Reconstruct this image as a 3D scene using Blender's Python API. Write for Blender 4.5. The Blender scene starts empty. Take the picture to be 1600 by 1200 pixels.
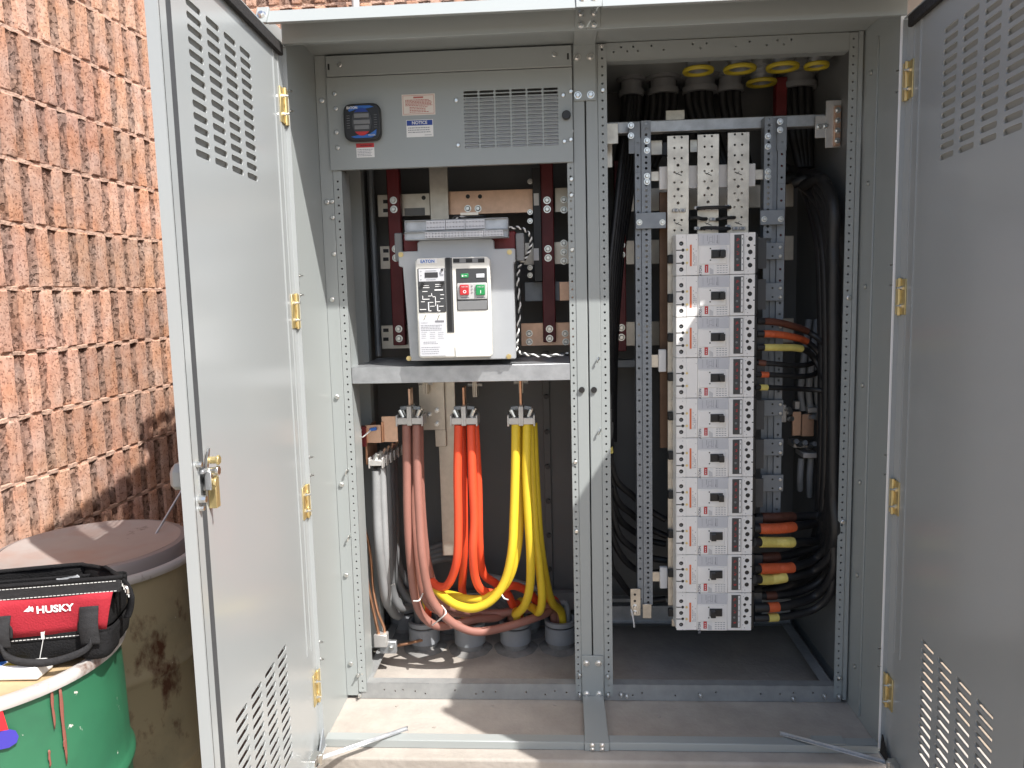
import bpy, math, random
import numpy as np
from mathutils import Vector, Matrix

random.seed(7)
sc = bpy.context.scene
COL = sc.collection
R = math.radians

# ------------------------------------------------------------------ camera
cam_d = bpy.data.cameras.new("camera")
cam = bpy.data.objects.new("camera", cam_d)
COL.objects.link(cam)
sc.camera = cam
F_PX, YAW, PITCH, ROLL = 1211.76, 0.0639, 0.1151, 0.0249
CAM = Vector((-0.0931, -2.3951, 1.4906))
cam_d.sensor_width = 36.0
cam_d.lens = 36.0 * F_PX / 1600.0
cam_d.clip_start, cam_d.clip_end = 0.05, 400
_fw = Vector((-math.sin(YAW) * math.cos(PITCH), math.cos(YAW) * math.cos(PITCH), -math.sin(PITCH)))
_rt = Vector((math.cos(YAW), math.sin(YAW), 0))
_dn = _fw.cross(_rt)
RT = math.cos(ROLL) * _rt + math.sin(ROLL) * _dn
DN = -math.sin(ROLL) * _rt + math.cos(ROLL) * _dn
cam.matrix_world = Matrix((
    (RT.x, -DN.x, -_fw.x, CAM.x), (RT.y, -DN.y, -_fw.y, CAM.y), (RT.z, -DN.z, -_fw.z, CAM.z), (0, 0, 0, 1)))

# ------------------------------------------------------------------ light and exposure
SUN_DIR = Vector((-0.62, 0.50, -1.0)).normalized()
world = bpy.data.worlds.new("World")
sc.world = world
world.use_nodes = True
wn = world.node_tree
sky = wn.nodes.new("ShaderNodeTexSky")
sky.sky_type = 'NISHITA'
sky.sun_disc = False
sky.sun_elevation = math.asin(-SUN_DIR.z)
sky.sun_rotation = math.atan2(-SUN_DIR.x, -SUN_DIR.y)
sky.air_density, sky.dust_density, sky.ozone_density = 1.0, 3.0, 1.0
wn.links.new(sky.outputs[0], wn.nodes["Background"].inputs[0])
wn.nodes["Background"].inputs[1].default_value = 0.115
sun_d = bpy.data.lights.new("sun", 'SUN')
sun_d.energy, sun_d.angle, sun_d.color = 3.8, R(0.5), (1.0, 0.965, 0.915)
sun = bpy.data.objects.new("sun", sun_d)
COL.objects.link(sun)
sun.rotation_euler = SUN_DIR.to_track_quat('-Z', 'Y').to_euler()
sun.location = (4, -4, 6)
vs = sc.view_settings
vs.view_transform, vs.look, vs.gamma, vs.exposure = 'Standard', 'None', 1.0, 0.98
vs.use_curve_mapping = False
sc.cycles.max_bounces = 8
sc.cycles.diffuse_bounces = 5
sc.cycles.use_denoising = True


# ------------------------------------------------------------------ survey helpers: a sight line of the survey picture met with a known plane, in metres
def _ray(px, py):
    return _fw + RT * ((px - 800) / F_PX) + DN * ((py - 600) / F_PX)

def at(px, py, Y):
    d = _ray(px, py)
    return CAM + d * ((Y - CAM.y) / d.y)

def atz(px, py, Z):
    d = _ray(px, py)
    return CAM + d * ((Z - CAM.z) / d.z)

def rect(x0, y0, x1, y1, Y):
    """upright rectangle on the plane Y: X0, X1, Z0, Z1"""
    a, b, c, d = at(x0, y0, Y), at(x1, y1, Y), at(x0, y1, Y), at(x1, y0, Y)
    return (a.x + c.x) / 2, (b.x + d.x) / 2, (b.z + c.z) / 2, (a.z + d.z) / 2


# ------------------------------------------------------------------ materials
MATS = {}

def mat(name, col, rough=0.5, metal=0.0, coat=0.0, noise=0.0, nscale=8.0, bump=0.0, bscale=60.0, spec=0.5, col2=None, vary=0.0, detail=6.0,
        coords='Object', emis=None, stretch=None):
    m = bpy.data.materials.new(name)
    m.use_nodes = True
    nt = m.node_tree
    b = nt.nodes["Principled BSDF"]
    b.inputs["Base Color"].default_value = (*col, 1)
    b.inputs["Roughness"].default_value = rough
    b.inputs["Metallic"].default_value = metal
    b.inputs["Coat Weight"].default_value = coat
    b.inputs["Coat Roughness"].default_value = 0.15
    b.inputs["Specular IOR Level"].default_value = spec
    tc = nt.nodes.new("ShaderNodeTexCoord")
    vec = tc.outputs[coords]
    if stretch:
        mp = nt.nodes.new("ShaderNodeMapping")
        mp.inputs["Scale"].default_value = stretch
        nt.links.new(vec, mp.inputs[0])
        vec = mp.outputs[0]
    last = None
    if noise > 0 or col2:
        n = nt.nodes.new("ShaderNodeTexNoise")
        n.inputs["Scale"].default_value = nscale
        n.inputs["Detail"].default_value = detail
        n.inputs["Roughness"].default_value = 0.62
        nt.links.new(vec, n.inputs["Vector"])
        r = nt.nodes.new("ShaderNodeValToRGB")
        c2 = col2 if col2 else tuple(c * (1 - noise) for c in col)
        r.color_ramp.elements[0].color = (*c2, 1)
        r.color_ramp.interpolation = 'EASE'
        r.color_ramp.elements[0].position = 0.25
        r.color_ramp.elements[1].color = (*col, 1)
        r.color_ramp.elements[1].position = 0.75
        nt.links.new(n.outputs[0], r.inputs[0])
        last = r.outputs[0]
        rr = nt.nodes.new("ShaderNodeMapRange")
        rr.inputs[3].default_value = min(1, rough * 1.25)
        rr.inputs[4].default_value = rough * 0.85
        nt.links.new(n.outputs[0], rr.inputs[0])
        nt.links.new(rr.outputs[0], b.inputs["Roughness"])
    if vary > 0:
        oi = nt.nodes.new("ShaderNodeObjectInfo")
        h = nt.nodes.new("ShaderNodeHueSaturation")
        mr = nt.nodes.new("ShaderNodeMapRange")
        mr.inputs[3].default_value, mr.inputs[4].default_value = 1 - vary, 1 + vary
        nt.links.new(oi.outputs["Random"], mr.inputs[0])
        nt.links.new(mr.outputs[0], h.inputs["Value"])
        if last:
            nt.links.new(last, h.inputs["Color"])
        else:
            h.inputs["Color"].default_value = (*col, 1)
        last = h.outputs[0]
    if last:
        nt.links.new(last, b.inputs["Base Color"])
    if bump > 0:
        n2 = nt.nodes.new("ShaderNodeTexNoise")
        n2.inputs["Scale"].default_value = bscale
        n2.inputs["Detail"].default_value = 5
        nt.links.new(vec, n2.inputs["Vector"])
        bp = nt.nodes.new("ShaderNodeBump")
        bp.inputs["Strength"].default_value = bump
        bp.inputs["Distance"].default_value = 0.01
        nt.links.new(n2.outputs[0], bp.inputs["Height"])
        nt.links.new(bp.outputs[0], b.inputs["Normal"])
    if emis:
        b.inputs["Emission Color"].default_value = (*emis, 1)
        b.inputs["Emission Strength"].default_value = 1.0
    MATS[name] = m
    return m

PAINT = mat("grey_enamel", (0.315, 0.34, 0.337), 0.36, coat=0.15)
PAINT_SHADE = mat("shade_darkened_sheet", (0.16, 0.165, 0.165), 0.45, noise=0.08, nscale=4)  # darker than the cabinet enamel: the bays' shade is put into the colour
SUNLINE = mat("white_sunlit_line", (0.85, 0.85, 0.84), 0.5)  # white stands in for sunlight on the right hinge gap
GASK = mat("grey_foam_gasket", (0.055, 0.058, 0.062), 0.85, noise=0.15, nscale=40)
PAINT_D = mat("grey_enamel_door", (0.345, 0.368, 0.372), 0.26, coat=0.4)
RAIL = mat("dusty_galvanised_rail", (0.36, 0.37, 0.37), 0.5, metal=0.3, noise=0.2, nscale=18)
HOOD = mat("shade_darkened_hood", (0.24, 0.25, 0.245), 0.5)  # hood enamel darkened in colour to hold the shade inside the slots
GALV = mat("galvanised_steel", (0.52, 0.54, 0.56), 0.42, metal=0.75, noise=0.25, nscale=22, bump=0.03)
GALVL = mat("bright_sheet", (0.62, 0.64, 0.66), 0.4, metal=0.3, noise=0.1, nscale=20)
GALVB = mat("galvanised_grey", (0.27, 0.295, 0.32), 0.45, metal=0.35, noise=0.12, nscale=25)
ZINC = mat("zinc_bolt", (0.75, 0.75, 0.73), 0.28, metal=1.0)
BRASSZ = mat("yellow_zinc", (0.74, 0.60, 0.30), 0.38, metal=0.8, noise=0.15, nscale=60)
TIN = mat("tin_plated_bar", (0.66, 0.61, 0.53), 0.36, metal=0.7, noise=0.12, nscale=30)
TINW = mat("silver_plated_bar", (0.72, 0.67, 0.58), 0.36, metal=0.7, noise=0.3, nscale=20)
COPPER = mat("bare_copper", (0.72, 0.40, 0.25), 0.34, metal=0.9, noise=0.3, nscale=30)
COPPERB = mat("copper_bar", (0.76, 0.50, 0.36), 0.36, metal=0.75, noise=0.12, nscale=45)
ALU = mat("aluminium_lug", (0.62, 0.61, 0.59), 0.42, metal=0.55, noise=0.15, nscale=40)
REDP = mat("red_insulator", (0.165, 0.014, 0.017), 0.45, noise=0.25, nscale=18)
BLACK = mat("black_plastic", (0.016, 0.016, 0.017), 0.4)
RUBBER = mat("black_foam", (0.022, 0.02, 0.019), 0.85, noise=0.4, nscale=90, bump=0.3, bscale=220)
DARKP = mat("dark_grey_plastic", (0.055, 0.057, 0.06), 0.4)
MIDG = mat("mid_grey_plastic", (0.2, 0.205, 0.21), 0.42)
WHITEP = mat("white_plastic", (0.84, 0.83, 0.81), 0.38, noise=0.04, nscale=12)
LGREY = mat("light_grey_plastic", (0.40, 0.42, 0.44), 0.42, noise=0.05, nscale=10)
IVORY = mat("ivory_plastic", (0.72, 0.71, 0.66), 0.36)
PALEL = mat("pale_label", (0.56, 0.57, 0.60), 0.5)
PAPER = mat("white_label", (0.78, 0.78, 0.77), 0.5)
PINKL = mat("pale_pink_label", (0.72, 0.66, 0.6), 0.5)
INK = mat("grey_ink", (0.2, 0.2, 0.22), 0.6)
INKP = mat("pale_ink", (0.27, 0.28, 0.31), 0.6)
INKR = mat("red_ink", (0.45, 0.13, 0.11), 0.6)
INKW = mat("white_ink", (0.8, 0.8, 0.8), 0.6)
BLUE = mat("blue_print", (0.015, 0.05, 0.28), 0.45)
BLUEL = mat("bright_blue_print", (0.03, 0.14, 0.48), 0.45)
RED = mat("red_print", (0.5, 0.03, 0.035), 0.45)
GREEN = mat("green_button", (0.02, 0.26, 0.08), 0.4)
ORANGEP = mat("orange_print", (0.72, 0.17, 0.06), 0.5)
SMOKE = mat("smoked_display", (0.05, 0.05, 0.055), 0.15)
LENS = mat("clear_cover", (0.5, 0.5, 0.5), 0.25)
BROWNC = mat("brown_cable_jacket", (0.31, 0.14, 0.11), 0.5, noise=0.1, nscale=25, vary=0.04)
ORANGEC = mat("orange_cable_jacket", (0.80, 0.085, 0.03), 0.45, noise=0.08, nscale=20, vary=0.04)
YELLOWC = mat("yellow_cable_jacket", (0.78, 0.56, 0.035), 0.45, noise=0.08, nscale=20, vary=0.04)
GREYC = mat("grey_cable_jacket", (0.30, 0.31, 0.315), 0.5, noise=0.1, nscale=20, vary=0.06)
DGREYC = mat("dark_grey_cable_jacket", (0.15, 0.155, 0.16), 0.5, noise=0.1, nscale=20, vary=0.1)
BLACKC = mat("black_cable_jacket", (0.020, 0.020, 0.021), 0.45, noise=0.3, nscale=20)
GREENC = mat("green_cable_jacket", (0.01, 0.06, 0.035), 0.5)
TAPEO = mat("orange_tape", (0.62, 0.12, 0.04), 0.45, bump=0.5, bscale=60, noise=0.12, nscale=40)
TAPEY = mat("yellow_tape", (0.68, 0.58, 0.16), 0.45, bump=0.5, bscale=60, noise=0.12, nscale=40)
TAPEB = mat("brown_tape", (0.14, 0.05, 0.03), 0.5, noise=0.2, nscale=40)
PVC = mat("grey_pvc", (0.29, 0.305, 0.325), 0.42, noise=0.12, nscale=15)
PVCD = mat("dusty_pvc", (0.27, 0.265, 0.255), 0.7, noise=0.35, nscale=20)
YRING = mat("yellow_bushing", (0.48, 0.38, 0.03), 0.5)
WHITET = mat("white_tie", (0.8, 0.8, 0.78), 0.4)
FABR = mat("red_nylon", (0.34, 0.012, 0.025), 0.8, noise=0.2, nscale=14, bump=0.25, bscale=260)
FABK = mat("black_nylon", (0.012, 0.012, 0.013), 0.9, spec=0.2, noise=0.35, nscale=20, bump=0.4, bscale=260)
WEB = mat("charcoal_webbing", (0.032, 0.032, 0.034), 0.85, spec=0.25, noise=0.3, nscale=40, bump=0.5, bscale=340, stretch=(1, 1, 3))
THREAD = mat("white_thread", (0.6, 0.6, 0.58), 0.8)
CARD = mat("tan_board", (0.45, 0.33, 0.19), 0.8, noise=0.25, nscale=12)
PIPEW = mat("white_pipe_paint", (0.6, 0.6, 0.58), 0.5, noise=0.1, nscale=8)


def concrete(name, c1, c2, scale, bump):
    m = mat(name, c1, 0.85, col2=c2, nscale=scale, bump=bump, bscale=55, detail=9, coords='Object')
    nt = m.node_tree
    b = nt.nodes["Principled BSDF"]
    src = b.inputs["Base Color"].links[0].from_socket
    n = nt.nodes.new("ShaderNodeTexNoise")
    n.inputs["Scale"].default_value = 1.7
    n.inputs["Detail"].default_value = 4
    tc = nt.nodes.new("ShaderNodeTexCoord")
    nt.links.new(tc.outputs["Object"], n.inputs["Vector"])
    rm = nt.nodes.new("ShaderNodeValToRGB")
    rm.color_ramp.elements[0].position, rm.color_ramp.elements[0].color = 0.35, (0.8, 0.785, 0.76, 1)
    rm.color_ramp.elements[1].position, rm.color_ramp.elements[1].color = 0.6, (1, 1, 1, 1)
    nt.links.new(n.outputs[0], rm.inputs[0])
    mx = nt.nodes.new("ShaderNodeMix")
    mx.data_type = 'RGBA'
    mx.blend_type = 'MULTIPLY'
    mx.inputs[0].default_value = 1
    nt.links.new(src, mx.inputs[6])
    nt.links.new(rm.outputs[0], mx.inputs[7])
    nt.links.new(mx.outputs[2], b.inputs["Base Color"])
    return m

CONC = concrete("pad_concrete", (0.44, 0.405, 0.365), (0.36, 0.33, 0.30), 9, 0.25)
GRND = concrete("ground_concrete", (0.36, 0.30, 0.235), (0.26, 0.215, 0.17), 14, 0.5)


def stone(name, c1, c2, pit, bump, scale, pscale, pcol):
    """moulded or split concrete block: two-tone grain, dark pits, tone of each block its own"""
    m = bpy.data.materials.new(name)
    m.use_nodes = True
    nt = m.node_tree
    b = nt.nodes["Principled BSDF"]
    b.inputs["Roughness"].default_value = 0.9
    b.inputs["Specular IOR Level"].default_value = 0.15
    geo = nt.nodes.new("ShaderNodeNewGeometry")
    P = geo.outputs["Position"]
    oi = nt.nodes.new("ShaderNodeObjectInfo")
    n = nt.nodes.new("ShaderNodeTexNoise")
    n.inputs["Scale"].default_value, n.inputs["Detail"].default_value, n.inputs["Roughness"].default_value = scale, 8, 0.7
    nt.links.new(P, n.inputs["Vector"])
    rp = nt.nodes.new("ShaderNodeValToRGB")
    rp.color_ramp.elements[0].position, rp.color_ramp.elements[0].color = 0.36, (*c2, 1)
    rp.color_ramp.elements[1].position, rp.color_ramp.elements[1].color = 0.62, (*c1, 1)
    nt.links.new(n.outputs[0], rp.inputs[0])
    v = nt.nodes.new("ShaderNodeTexNoise")
    v.inputs["Scale"].default_value, v.inputs["Detail"].default_value = pscale, 3
    nt.links.new(P, v.inputs["Vector"])
    rv = nt.nodes.new("ShaderNodeValToRGB")
    rv.color_ramp.elements[0].position, rv.color_ramp.elements[0].color = pit, (*pcol, 1)
    rv.color_ramp.elements[1].position, rv.color_ramp.elements[1].color = pit + 0.08, (1, 1, 1, 1)
    nt.links.new(v.outputs[0], rv.inputs[0])
    mx = nt.nodes.new("ShaderNodeMix")
    mx.data_type, mx.blend_type = 'RGBA', 'MULTIPLY'
    mx.inputs[0].default_value = 0.85
    nt.links.new(rp.outputs[0], mx.inputs[6])
    nt.links.new(rv.outputs[0], mx.inputs[7])
    h = nt.nodes.new("ShaderNodeHueSaturation")
    m1 = nt.nodes.new("ShaderNodeMapRange")
    m1.inputs[3].default_value, m1.inputs[4].default_value = 0.84, 1.13
    nt.links.new(oi.outputs["Random"], m1.inputs[0])
    nt.links.new(m1.outputs[0], h.inputs["Value"])
    ws = nt.nodes.new("ShaderNodeTexNoise")
    ws.inputs["Scale"].default_value = 3.1
    nt.links.new(P, ws.inputs["Vector"])
    m2 = nt.nodes.new("ShaderNodeMapRange")
    m2.inputs[1].default_value, m2.inputs[2].default_value = 0.3, 0.7
    m2.inputs[3].default_value, m2.inputs[4].default_value = 0.494, 0.508
    nt.links.new(ws.outputs[0], m2.inputs[0])
    nt.links.new(m2.outputs[0], h.inputs["Hue"])
    tn = nt.nodes.new("ShaderNodeTexNoise")
    tn.inputs["Scale"].default_value, tn.inputs["Detail"].default_value = 11, 2
    nt.links.new(P, tn.inputs["Vector"])
    m3 = nt.nodes.new("ShaderNodeMapRange")
    m3.inputs[1].default_value, m3.inputs[2].default_value = 0.3, 0.7
    m3.inputs[3].default_value, m3.inputs[4].default_value = 0.78, 1.12
    nt.links.new(tn.outputs[0], m3.inputs[0])
    nt.links.new(m3.outputs[0], h.inputs["Saturation"])
    nt.links.new(mx.outputs[2], h.inputs["Color"])
    nt.links.new(h.outputs[0], b.inputs["Base Color"])
    ad = nt.nodes.new("ShaderNodeMath")
    ad.operation = 'ADD'
    nt.links.new(n.outputs[0], ad.inputs[0])
    nt.links.new(rv.outputs[0], ad.inputs[1])
    bp = nt.nodes.new("ShaderNodeBump")
    bp.inputs["Strength"].default_value, bp.inputs["Distance"].default_value = bump, 0.006
    nt.links.new(ad.outputs[0], bp.inputs["Height"])
    nt.links.new(bp.outputs[0], b.inputs["Normal"])
    return m

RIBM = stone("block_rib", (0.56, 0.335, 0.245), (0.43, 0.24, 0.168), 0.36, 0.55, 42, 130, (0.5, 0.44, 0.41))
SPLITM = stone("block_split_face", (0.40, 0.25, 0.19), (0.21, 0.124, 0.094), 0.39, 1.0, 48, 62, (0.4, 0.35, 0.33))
MORTAR = mat("pink_mortar", (0.58, 0.39, 0.30), 0.9, noise=0.25, nscale=40, bump=0.6, bscale=90)


def drum_paint(name, base, under, rust_at, speck, rust=(0.09, 0.035, 0.018)):
    m = bpy.data.materials.new(name)
    m.use_nodes = True
    nt = m.node_tree
    b = nt.nodes["Principled BSDF"]
    b.inputs["Roughness"].default_value = 0.5
    tc = nt.nodes.new("ShaderNodeTexCoord")
    out = None
    def layer(prev, color, scale, pos, w, st=(1, 1, 1)):
        mp = nt.nodes.new("ShaderNodeMapping")
        mp.inputs["Scale"].default_value = st
        mp.inputs["Location"].default_value = (scale * 0.37, scale * 0.11, 3.3)
        nt.links.new(tc.outputs["Object"], mp.inputs[0])
        n = nt.nodes.new("ShaderNodeTexNoise")
        n.inputs["Scale"].default_value, n.inputs["Detail"].default_value, n.inputs["Roughness"].default_value = scale, 7, 0.65
        nt.links.new(mp.outputs[0], n.inputs["Vector"])
        r = nt.nodes.new("ShaderNodeMapRange")
        r.inputs[1].default_value, r.inputs[2].default_value = pos, pos + w
        nt.links.new(n.outputs[0], r.inputs[0])
        mx = nt.nodes.new("ShaderNodeMix")
        mx.data_type = 'RGBA'
        nt.links.new(r.outputs[0], mx.inputs[0])
        if isinstance(prev, tuple):
            mx.inputs[6].default_value = (*prev, 1)
        else:
            nt.links.new(prev, mx.inputs[6])
        mx.inputs[7].default_value = (*color, 1)
        return mx.outputs[2]
    c = layer(base, under, 3.5, 0.48, 0.25)
    c = layer(c, rust, 5.5, rust_at, 0.08, (1, 1, 0.55))
    c = layer(c, (0.55, 0.53, 0.48), 24, speck, 0.015)
    nt.links.new(c, b.inputs["Base Color"])
    n2 = nt.nodes.new("ShaderNodeTexNoise")
    n2.inputs["Scale"].default_value = 6
    bp = nt.nodes.new("ShaderNodeBump")
    bp.inputs["Strength"].default_value, bp.inputs["Distance"].default_value = 0.35, 0.02
    nt.links.new(tc.outputs["Object"], n2.inputs["Vector"])
    nt.links.new(n2.outputs[0], bp.inputs["Height"])
    nt.links.new(bp.outputs[0], b.inputs["Normal"])
    return m

DRUMG = drum_paint("green_drum_paint", (0.026, 0.135, 0.068), (0.022, 0.10, 0.055), 0.735, 0.665)
DRUMO = drum_paint("olive_drum_paint", (0.36, 0.31, 0.20), (0.22, 0.21, 0.145), 0.585, 0.72)
RIMW = drum_paint("chipped_white_rim", (0.46, 0.44, 0.42), (0.36, 0.34, 0.32), 0.53, 0.9, (0.13, 0.07, 0.05))
LIDM = drum_paint("weathered_lid", (0.24, 0.215, 0.21), (0.28, 0.21, 0.19), 0.66, 0.9, (0.24, 0.07, 0.04))
LIDR = drum_paint("rust_stained_lid", (0.31, 0.275, 0.26), (0.30, 0.195, 0.16), 0.68, 0.9, (0.05, 0.03, 0.025))
DRIP = mat("brown_paint_drip", (0.22, 0.075, 0.055), 0.55)


# ------------------------------------------------------------------ mesh builder
class MB:
    def __init__(s):
        s.v, s.f, s.m = [], [], []

    def add(s, vs, fs, mi=0):
        o = len(s.v)
        s.v += [tuple(p) for p in vs]
        for f in fs:
            s.f.append(tuple(i + o for i in f))
            s.m.append(mi)
        return s

    def box(s, x0, x1, y0, y1, z0, z1, mi=0):
        if x0 > x1: x0, x1 = x1, x0
        if y0 > y1: y0, y1 = y1, y0
        if z0 > z1: z0, z1 = z1, z0
        return s.add([(x0, y0, z0), (x1, y0, z0), (x1, y1, z0), (x0, y1, z0), (x0, y0, z1), (x1, y0, z1), (x1, y1, z1), (x0, y1, z1)],
                     [(0, 3, 2, 1), (4, 5, 6, 7), (0, 1, 5, 4), (1, 2, 6, 5), (2, 3, 7, 6), (3, 0, 4, 7)], mi)

    def bar(s, a, b, w, t, up=(0, 0, 1), mi=0):
        """rectangular bar from a to b, w across `up x dir`, t along up"""
        a, b = Vector(a), Vector(b)
        d = (b - a).normalized()
        u = Vector(up)
        u = (u - d * u.dot(d)).normalized()
        r = d.cross(u)
        vs = []
        for p in (a, b):
            for sx, sz in ((-1, -1), (1, -1), (1, 1), (-1, 1)):
                vs.append(p + r * (sx * w / 2) + u * (sz * t / 2))
        return s.add(vs, [(0, 1, 2, 3), (7, 6, 5, 4), (0, 4, 5, 1), (1, 5, 6, 2), (2, 6, 7, 3), (3, 7, 4, 0)], mi)

    def prism(s, pts, axis, a, b, mi=0):
        """polygon of 2-D points extruded along axis ('x','y','z') from a to b"""
        def P(p, t):
            return {'x': (t, p[0], p[1]), 'y': (p[0], t, p[1]), 'z': (p[0], p[1], t)}[axis]
        n = len(pts)
        vs = [P(p, a) for p in pts] + [P(p, b) for p in pts]
        fs = [tuple(range(n - 1, -1, -1)), tuple(range(n, 2 * n))] + [(i, (i + 1) % n, n + (i + 1) % n, n + i) for i in range(n)]
        return s.add(vs, fs, mi)

    def cyl(s, a, b, r, n=14, mi=0, r2=None, caps=True):
        a, b = Vector(a), Vector(b)
        d = (b - a).normalized()
        u = d.orthogonal().normalized()
        w = d.cross(u)
        r2 = r if r2 is None else r2
        vs = []
        for p, q in ((a, r), (b, r2)):
            for i in range(n):
                t = 2 * math.pi * i / n
                vs.append(p + u * (q * math.cos(t)) + w * (q * math.sin(t)))
        fs = [(i, (i + 1) % n, n + (i + 1) % n, n + i) for i in range(n)]
        if caps:
            fs += [tuple(range(n - 1, -1, -1)), tuple(range(n, 2 * n))]
        return s.add(vs, fs, mi)

    def lathe(s, prof, c=(0, 0, 0), n=48, mi=0, axis='z', wob=0.0):
        vs, fs = [], []
        k = len(prof)
        for i in range(n):
            t = 2 * math.pi * i / n
            for r, z in prof:
                rr = r * (1 + wob * math.sin(3 * t + z * 9) * 0.6 + wob * math.sin(7 * t - z * 14) * 0.4)
                if axis == 'z':
                    vs.append((c[0] + rr * math.cos(t), c[1] + rr * math.sin(t), c[2] + z))
                else:
                    vs.append((c[0] + rr * math.cos(t), c[1] + z, c[2] + rr * math.sin(t)))
        for i in range(n):
            j = (i + 1) % n
            for q in range(k - 1):
                fs.append((i * k + q, j * k + q, j * k + q + 1, i * k + q + 1))
        return s.add(vs, fs, mi)

    def tube(s, pts, r, n=10, mi=0, res=6, caps=True, taper=None):
        P = smooth_path(pts, res)
        d0 = (P[1] - P[0]).normalized()
        u = d0.orthogonal().normalized()
        vs, fs = [], []
        L = len(P)
        for i, p in enumerate(P):
            d = (P[min(i + 1, L - 1)] - P[max(i - 1, 0)]).normalized()
            u = (u - d * u.dot(d)).normalized()
            w = d.cross(u)
            rr = r if taper is None else r * (1 + (taper - 1) * i / (L - 1))
            for k in range(n):
                t = 2 * math.pi * k / n
                vs.append(p + u * (rr * math.cos(t)) + w * (rr * math.sin(t)))
        for i in range(L - 1):
            for k in range(n):
                k2 = (k + 1) % n
                fs.append((i * n + k, i * n + k2, (i + 1) * n + k2, (i + 1) * n + k))
        if caps:
            fs += [tuple(range(n - 1, -1, -1)), tuple(range((L - 1) * n, L * n))]
        return s.add(vs, fs, mi)

    def holecell(s, O, U, V, N, u0, u1, v0, v1, cu, cv, hw, hh, t, n=8, mi=0, rad=None):
        """rectangular cell u0..u1 x v0..v1 of a sheet with one hole; N = direction into the sheet, t its thickness"""
        O, U, V, N = Vector(O), Vector(U), Vector(V), Vector(N)
        rad = min(hw, hh) if rad is None else rad
        ring, outer = [], []
        for k in range(n):
            a = 2 * math.pi * k / n
            c, q = math.cos(a), math.sin(a)
            if abs(c) < 1e-6: c = 0
            if abs(q) < 1e-6: q = 0
            x = (math.copysign(hw - rad, c) if c else 0) + rad * c
            y = (math.copysign(hh - rad, q) if q else 0) + rad * q
            ring.append((cu + x, cv + y))
            mxx = max(abs(c), abs(q))
            sx, sy = c / mxx, q / mxx
            ou = cu + sx * ((u1 - cu) if sx > 0 else (cu - u0))
            ov = cv + sy * ((v1 - cv) if sy > 0 else (cv - v0))
            outer.append((ou, ov))
        vs = [O + U * a + V * b for a, b in outer] + [O + U * a + V * b for a, b in ring]
        vs += [O + U * a + V * b + N * t for a, b in ring] + [O + U * a + V * b + N * t for a, b in outer]
        fs = []
        for k in range(n):
            j = (k + 1) % n
            fs += [(k, j, n + j, n + k), (n + k, n + j, 2 * n + j, 2 * n + k), (2 * n + k, 2 * n + j, 3 * n + j, 3 * n + k)]
        return s.add(vs, fs, mi)

    def sheet(s, O, U, V, N, u0, u1, v0, v1, t, mi=0):
        O, U, V, N = Vector(O), Vector(U), Vector(V), Vector(N)
        vs = [O + U * a + V * b + N * c for c in (0, t) for a, b in ((u0, v0), (u1, v0), (u1, v1), (u0, v1))]
        return s.add(vs, [(0, 1, 2, 3), (7, 6, 5, 4), (0, 4, 5, 1), (1, 5, 6, 2), (2, 6, 7, 3), (3, 7, 4, 0)], mi)

    def build(s, name, mats, parent=None, bevel=0.0, angle=32, loc=None, seg=1):
        me = bpy.data.meshes.new(name)
        me.from_pydata(s.v, [], s.f)
        if not isinstance(mats, (list, tuple)):
            mats = [mats]
        for m in mats:
            me.materials.append(m)
        me.polygons.foreach_set("material_index", s.m)
        me.polygons.foreach_set("use_smooth", [True] * len(s.f))
        me.update()
        me.validate()
        import bmesh
        bm = bmesh.new()
        bm.from_mesh(me)
        bmesh.ops.recalc_face_normals(bm, faces=bm.faces)
        bm.to_mesh(me)
        bm.free()
        me.set_sharp_from_angle(angle=R(angle))
        o = link(name, me, parent, loc)
        if bevel > 0:
            b = o.modifiers.new("bevel", 'BEVEL')
            b.width, b.segments, b.limit_method, b.angle_limit = bevel, seg, 'ANGLE', R(50)
            b.harden_normals = False
        return o


def smooth_path(pts, res=6):
    P = [Vector(p) for p in pts]
    if len(P) < 3 or res <= 1:
        return P
    Q = [P[0] * 2 - P[1]] + P + [P[-1] * 2 - P[-2]]
    out = []
    for i in range(1, len(Q) - 2):
        a, b, c, d = Q[i - 1], Q[i], Q[i + 1], Q[i + 2]
        for k in range(res):
            t = k / res
            out.append(0.5 * ((2 * b) + (c - a) * t + (2 * a - 5 * b + 4 * c - d) * t * t + (3 * b - a - 3 * c + d) * t ** 3))
    out.append(P[-1])
    return out


def wmat(o):
    l = Matrix.LocRotScale(o.location, o.rotation_euler, o.scale)
    return wmat(o.parent) @ o.matrix_parent_inverse @ l if o.parent else l


def link(name, data, parent=None, loc=None):
    """a part is built in the coordinates of the place; loc is only given to a thing or to a piece built round its own origin"""
    o = bpy.data.objects.new(name, data)
    COL.objects.link(o)
    if loc is not None:
        o.location = loc
    if parent is not None:
        o.parent = parent
        o.matrix_parent_inverse = wmat(parent).inverted()
    return o


def sub(o, parent):
    """re-seat a part that was built round its parent's own origin"""
    o.parent = parent
    o.matrix_parent_inverse = Matrix()
    return o


def tag(o, label=None, cat=None, group=None, kind=None):
    for k, v in (("label", label), ("category", cat), ("group", group), ("kind", kind)):
        if v:
            o[k] = v
    return o


def thing(name, label, cat, loc=(0, 0, 0), group=None, rotz=0.0):
    o = link(name, None, None, loc)
    o.rotation_euler.z = rotz
    o.empty_display_size = 0.1
    return tag(o, label, cat, group)


def copy_tree(o, parent=None):
    c = o.copy()
    COL.objects.link(c)
    if parent is not None:
        c.parent = parent
        c.matrix_parent_inverse = o.matrix_parent_inverse.copy()
    for ch in list(o.children):
        copy_tree(ch, c)
    return c


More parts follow.
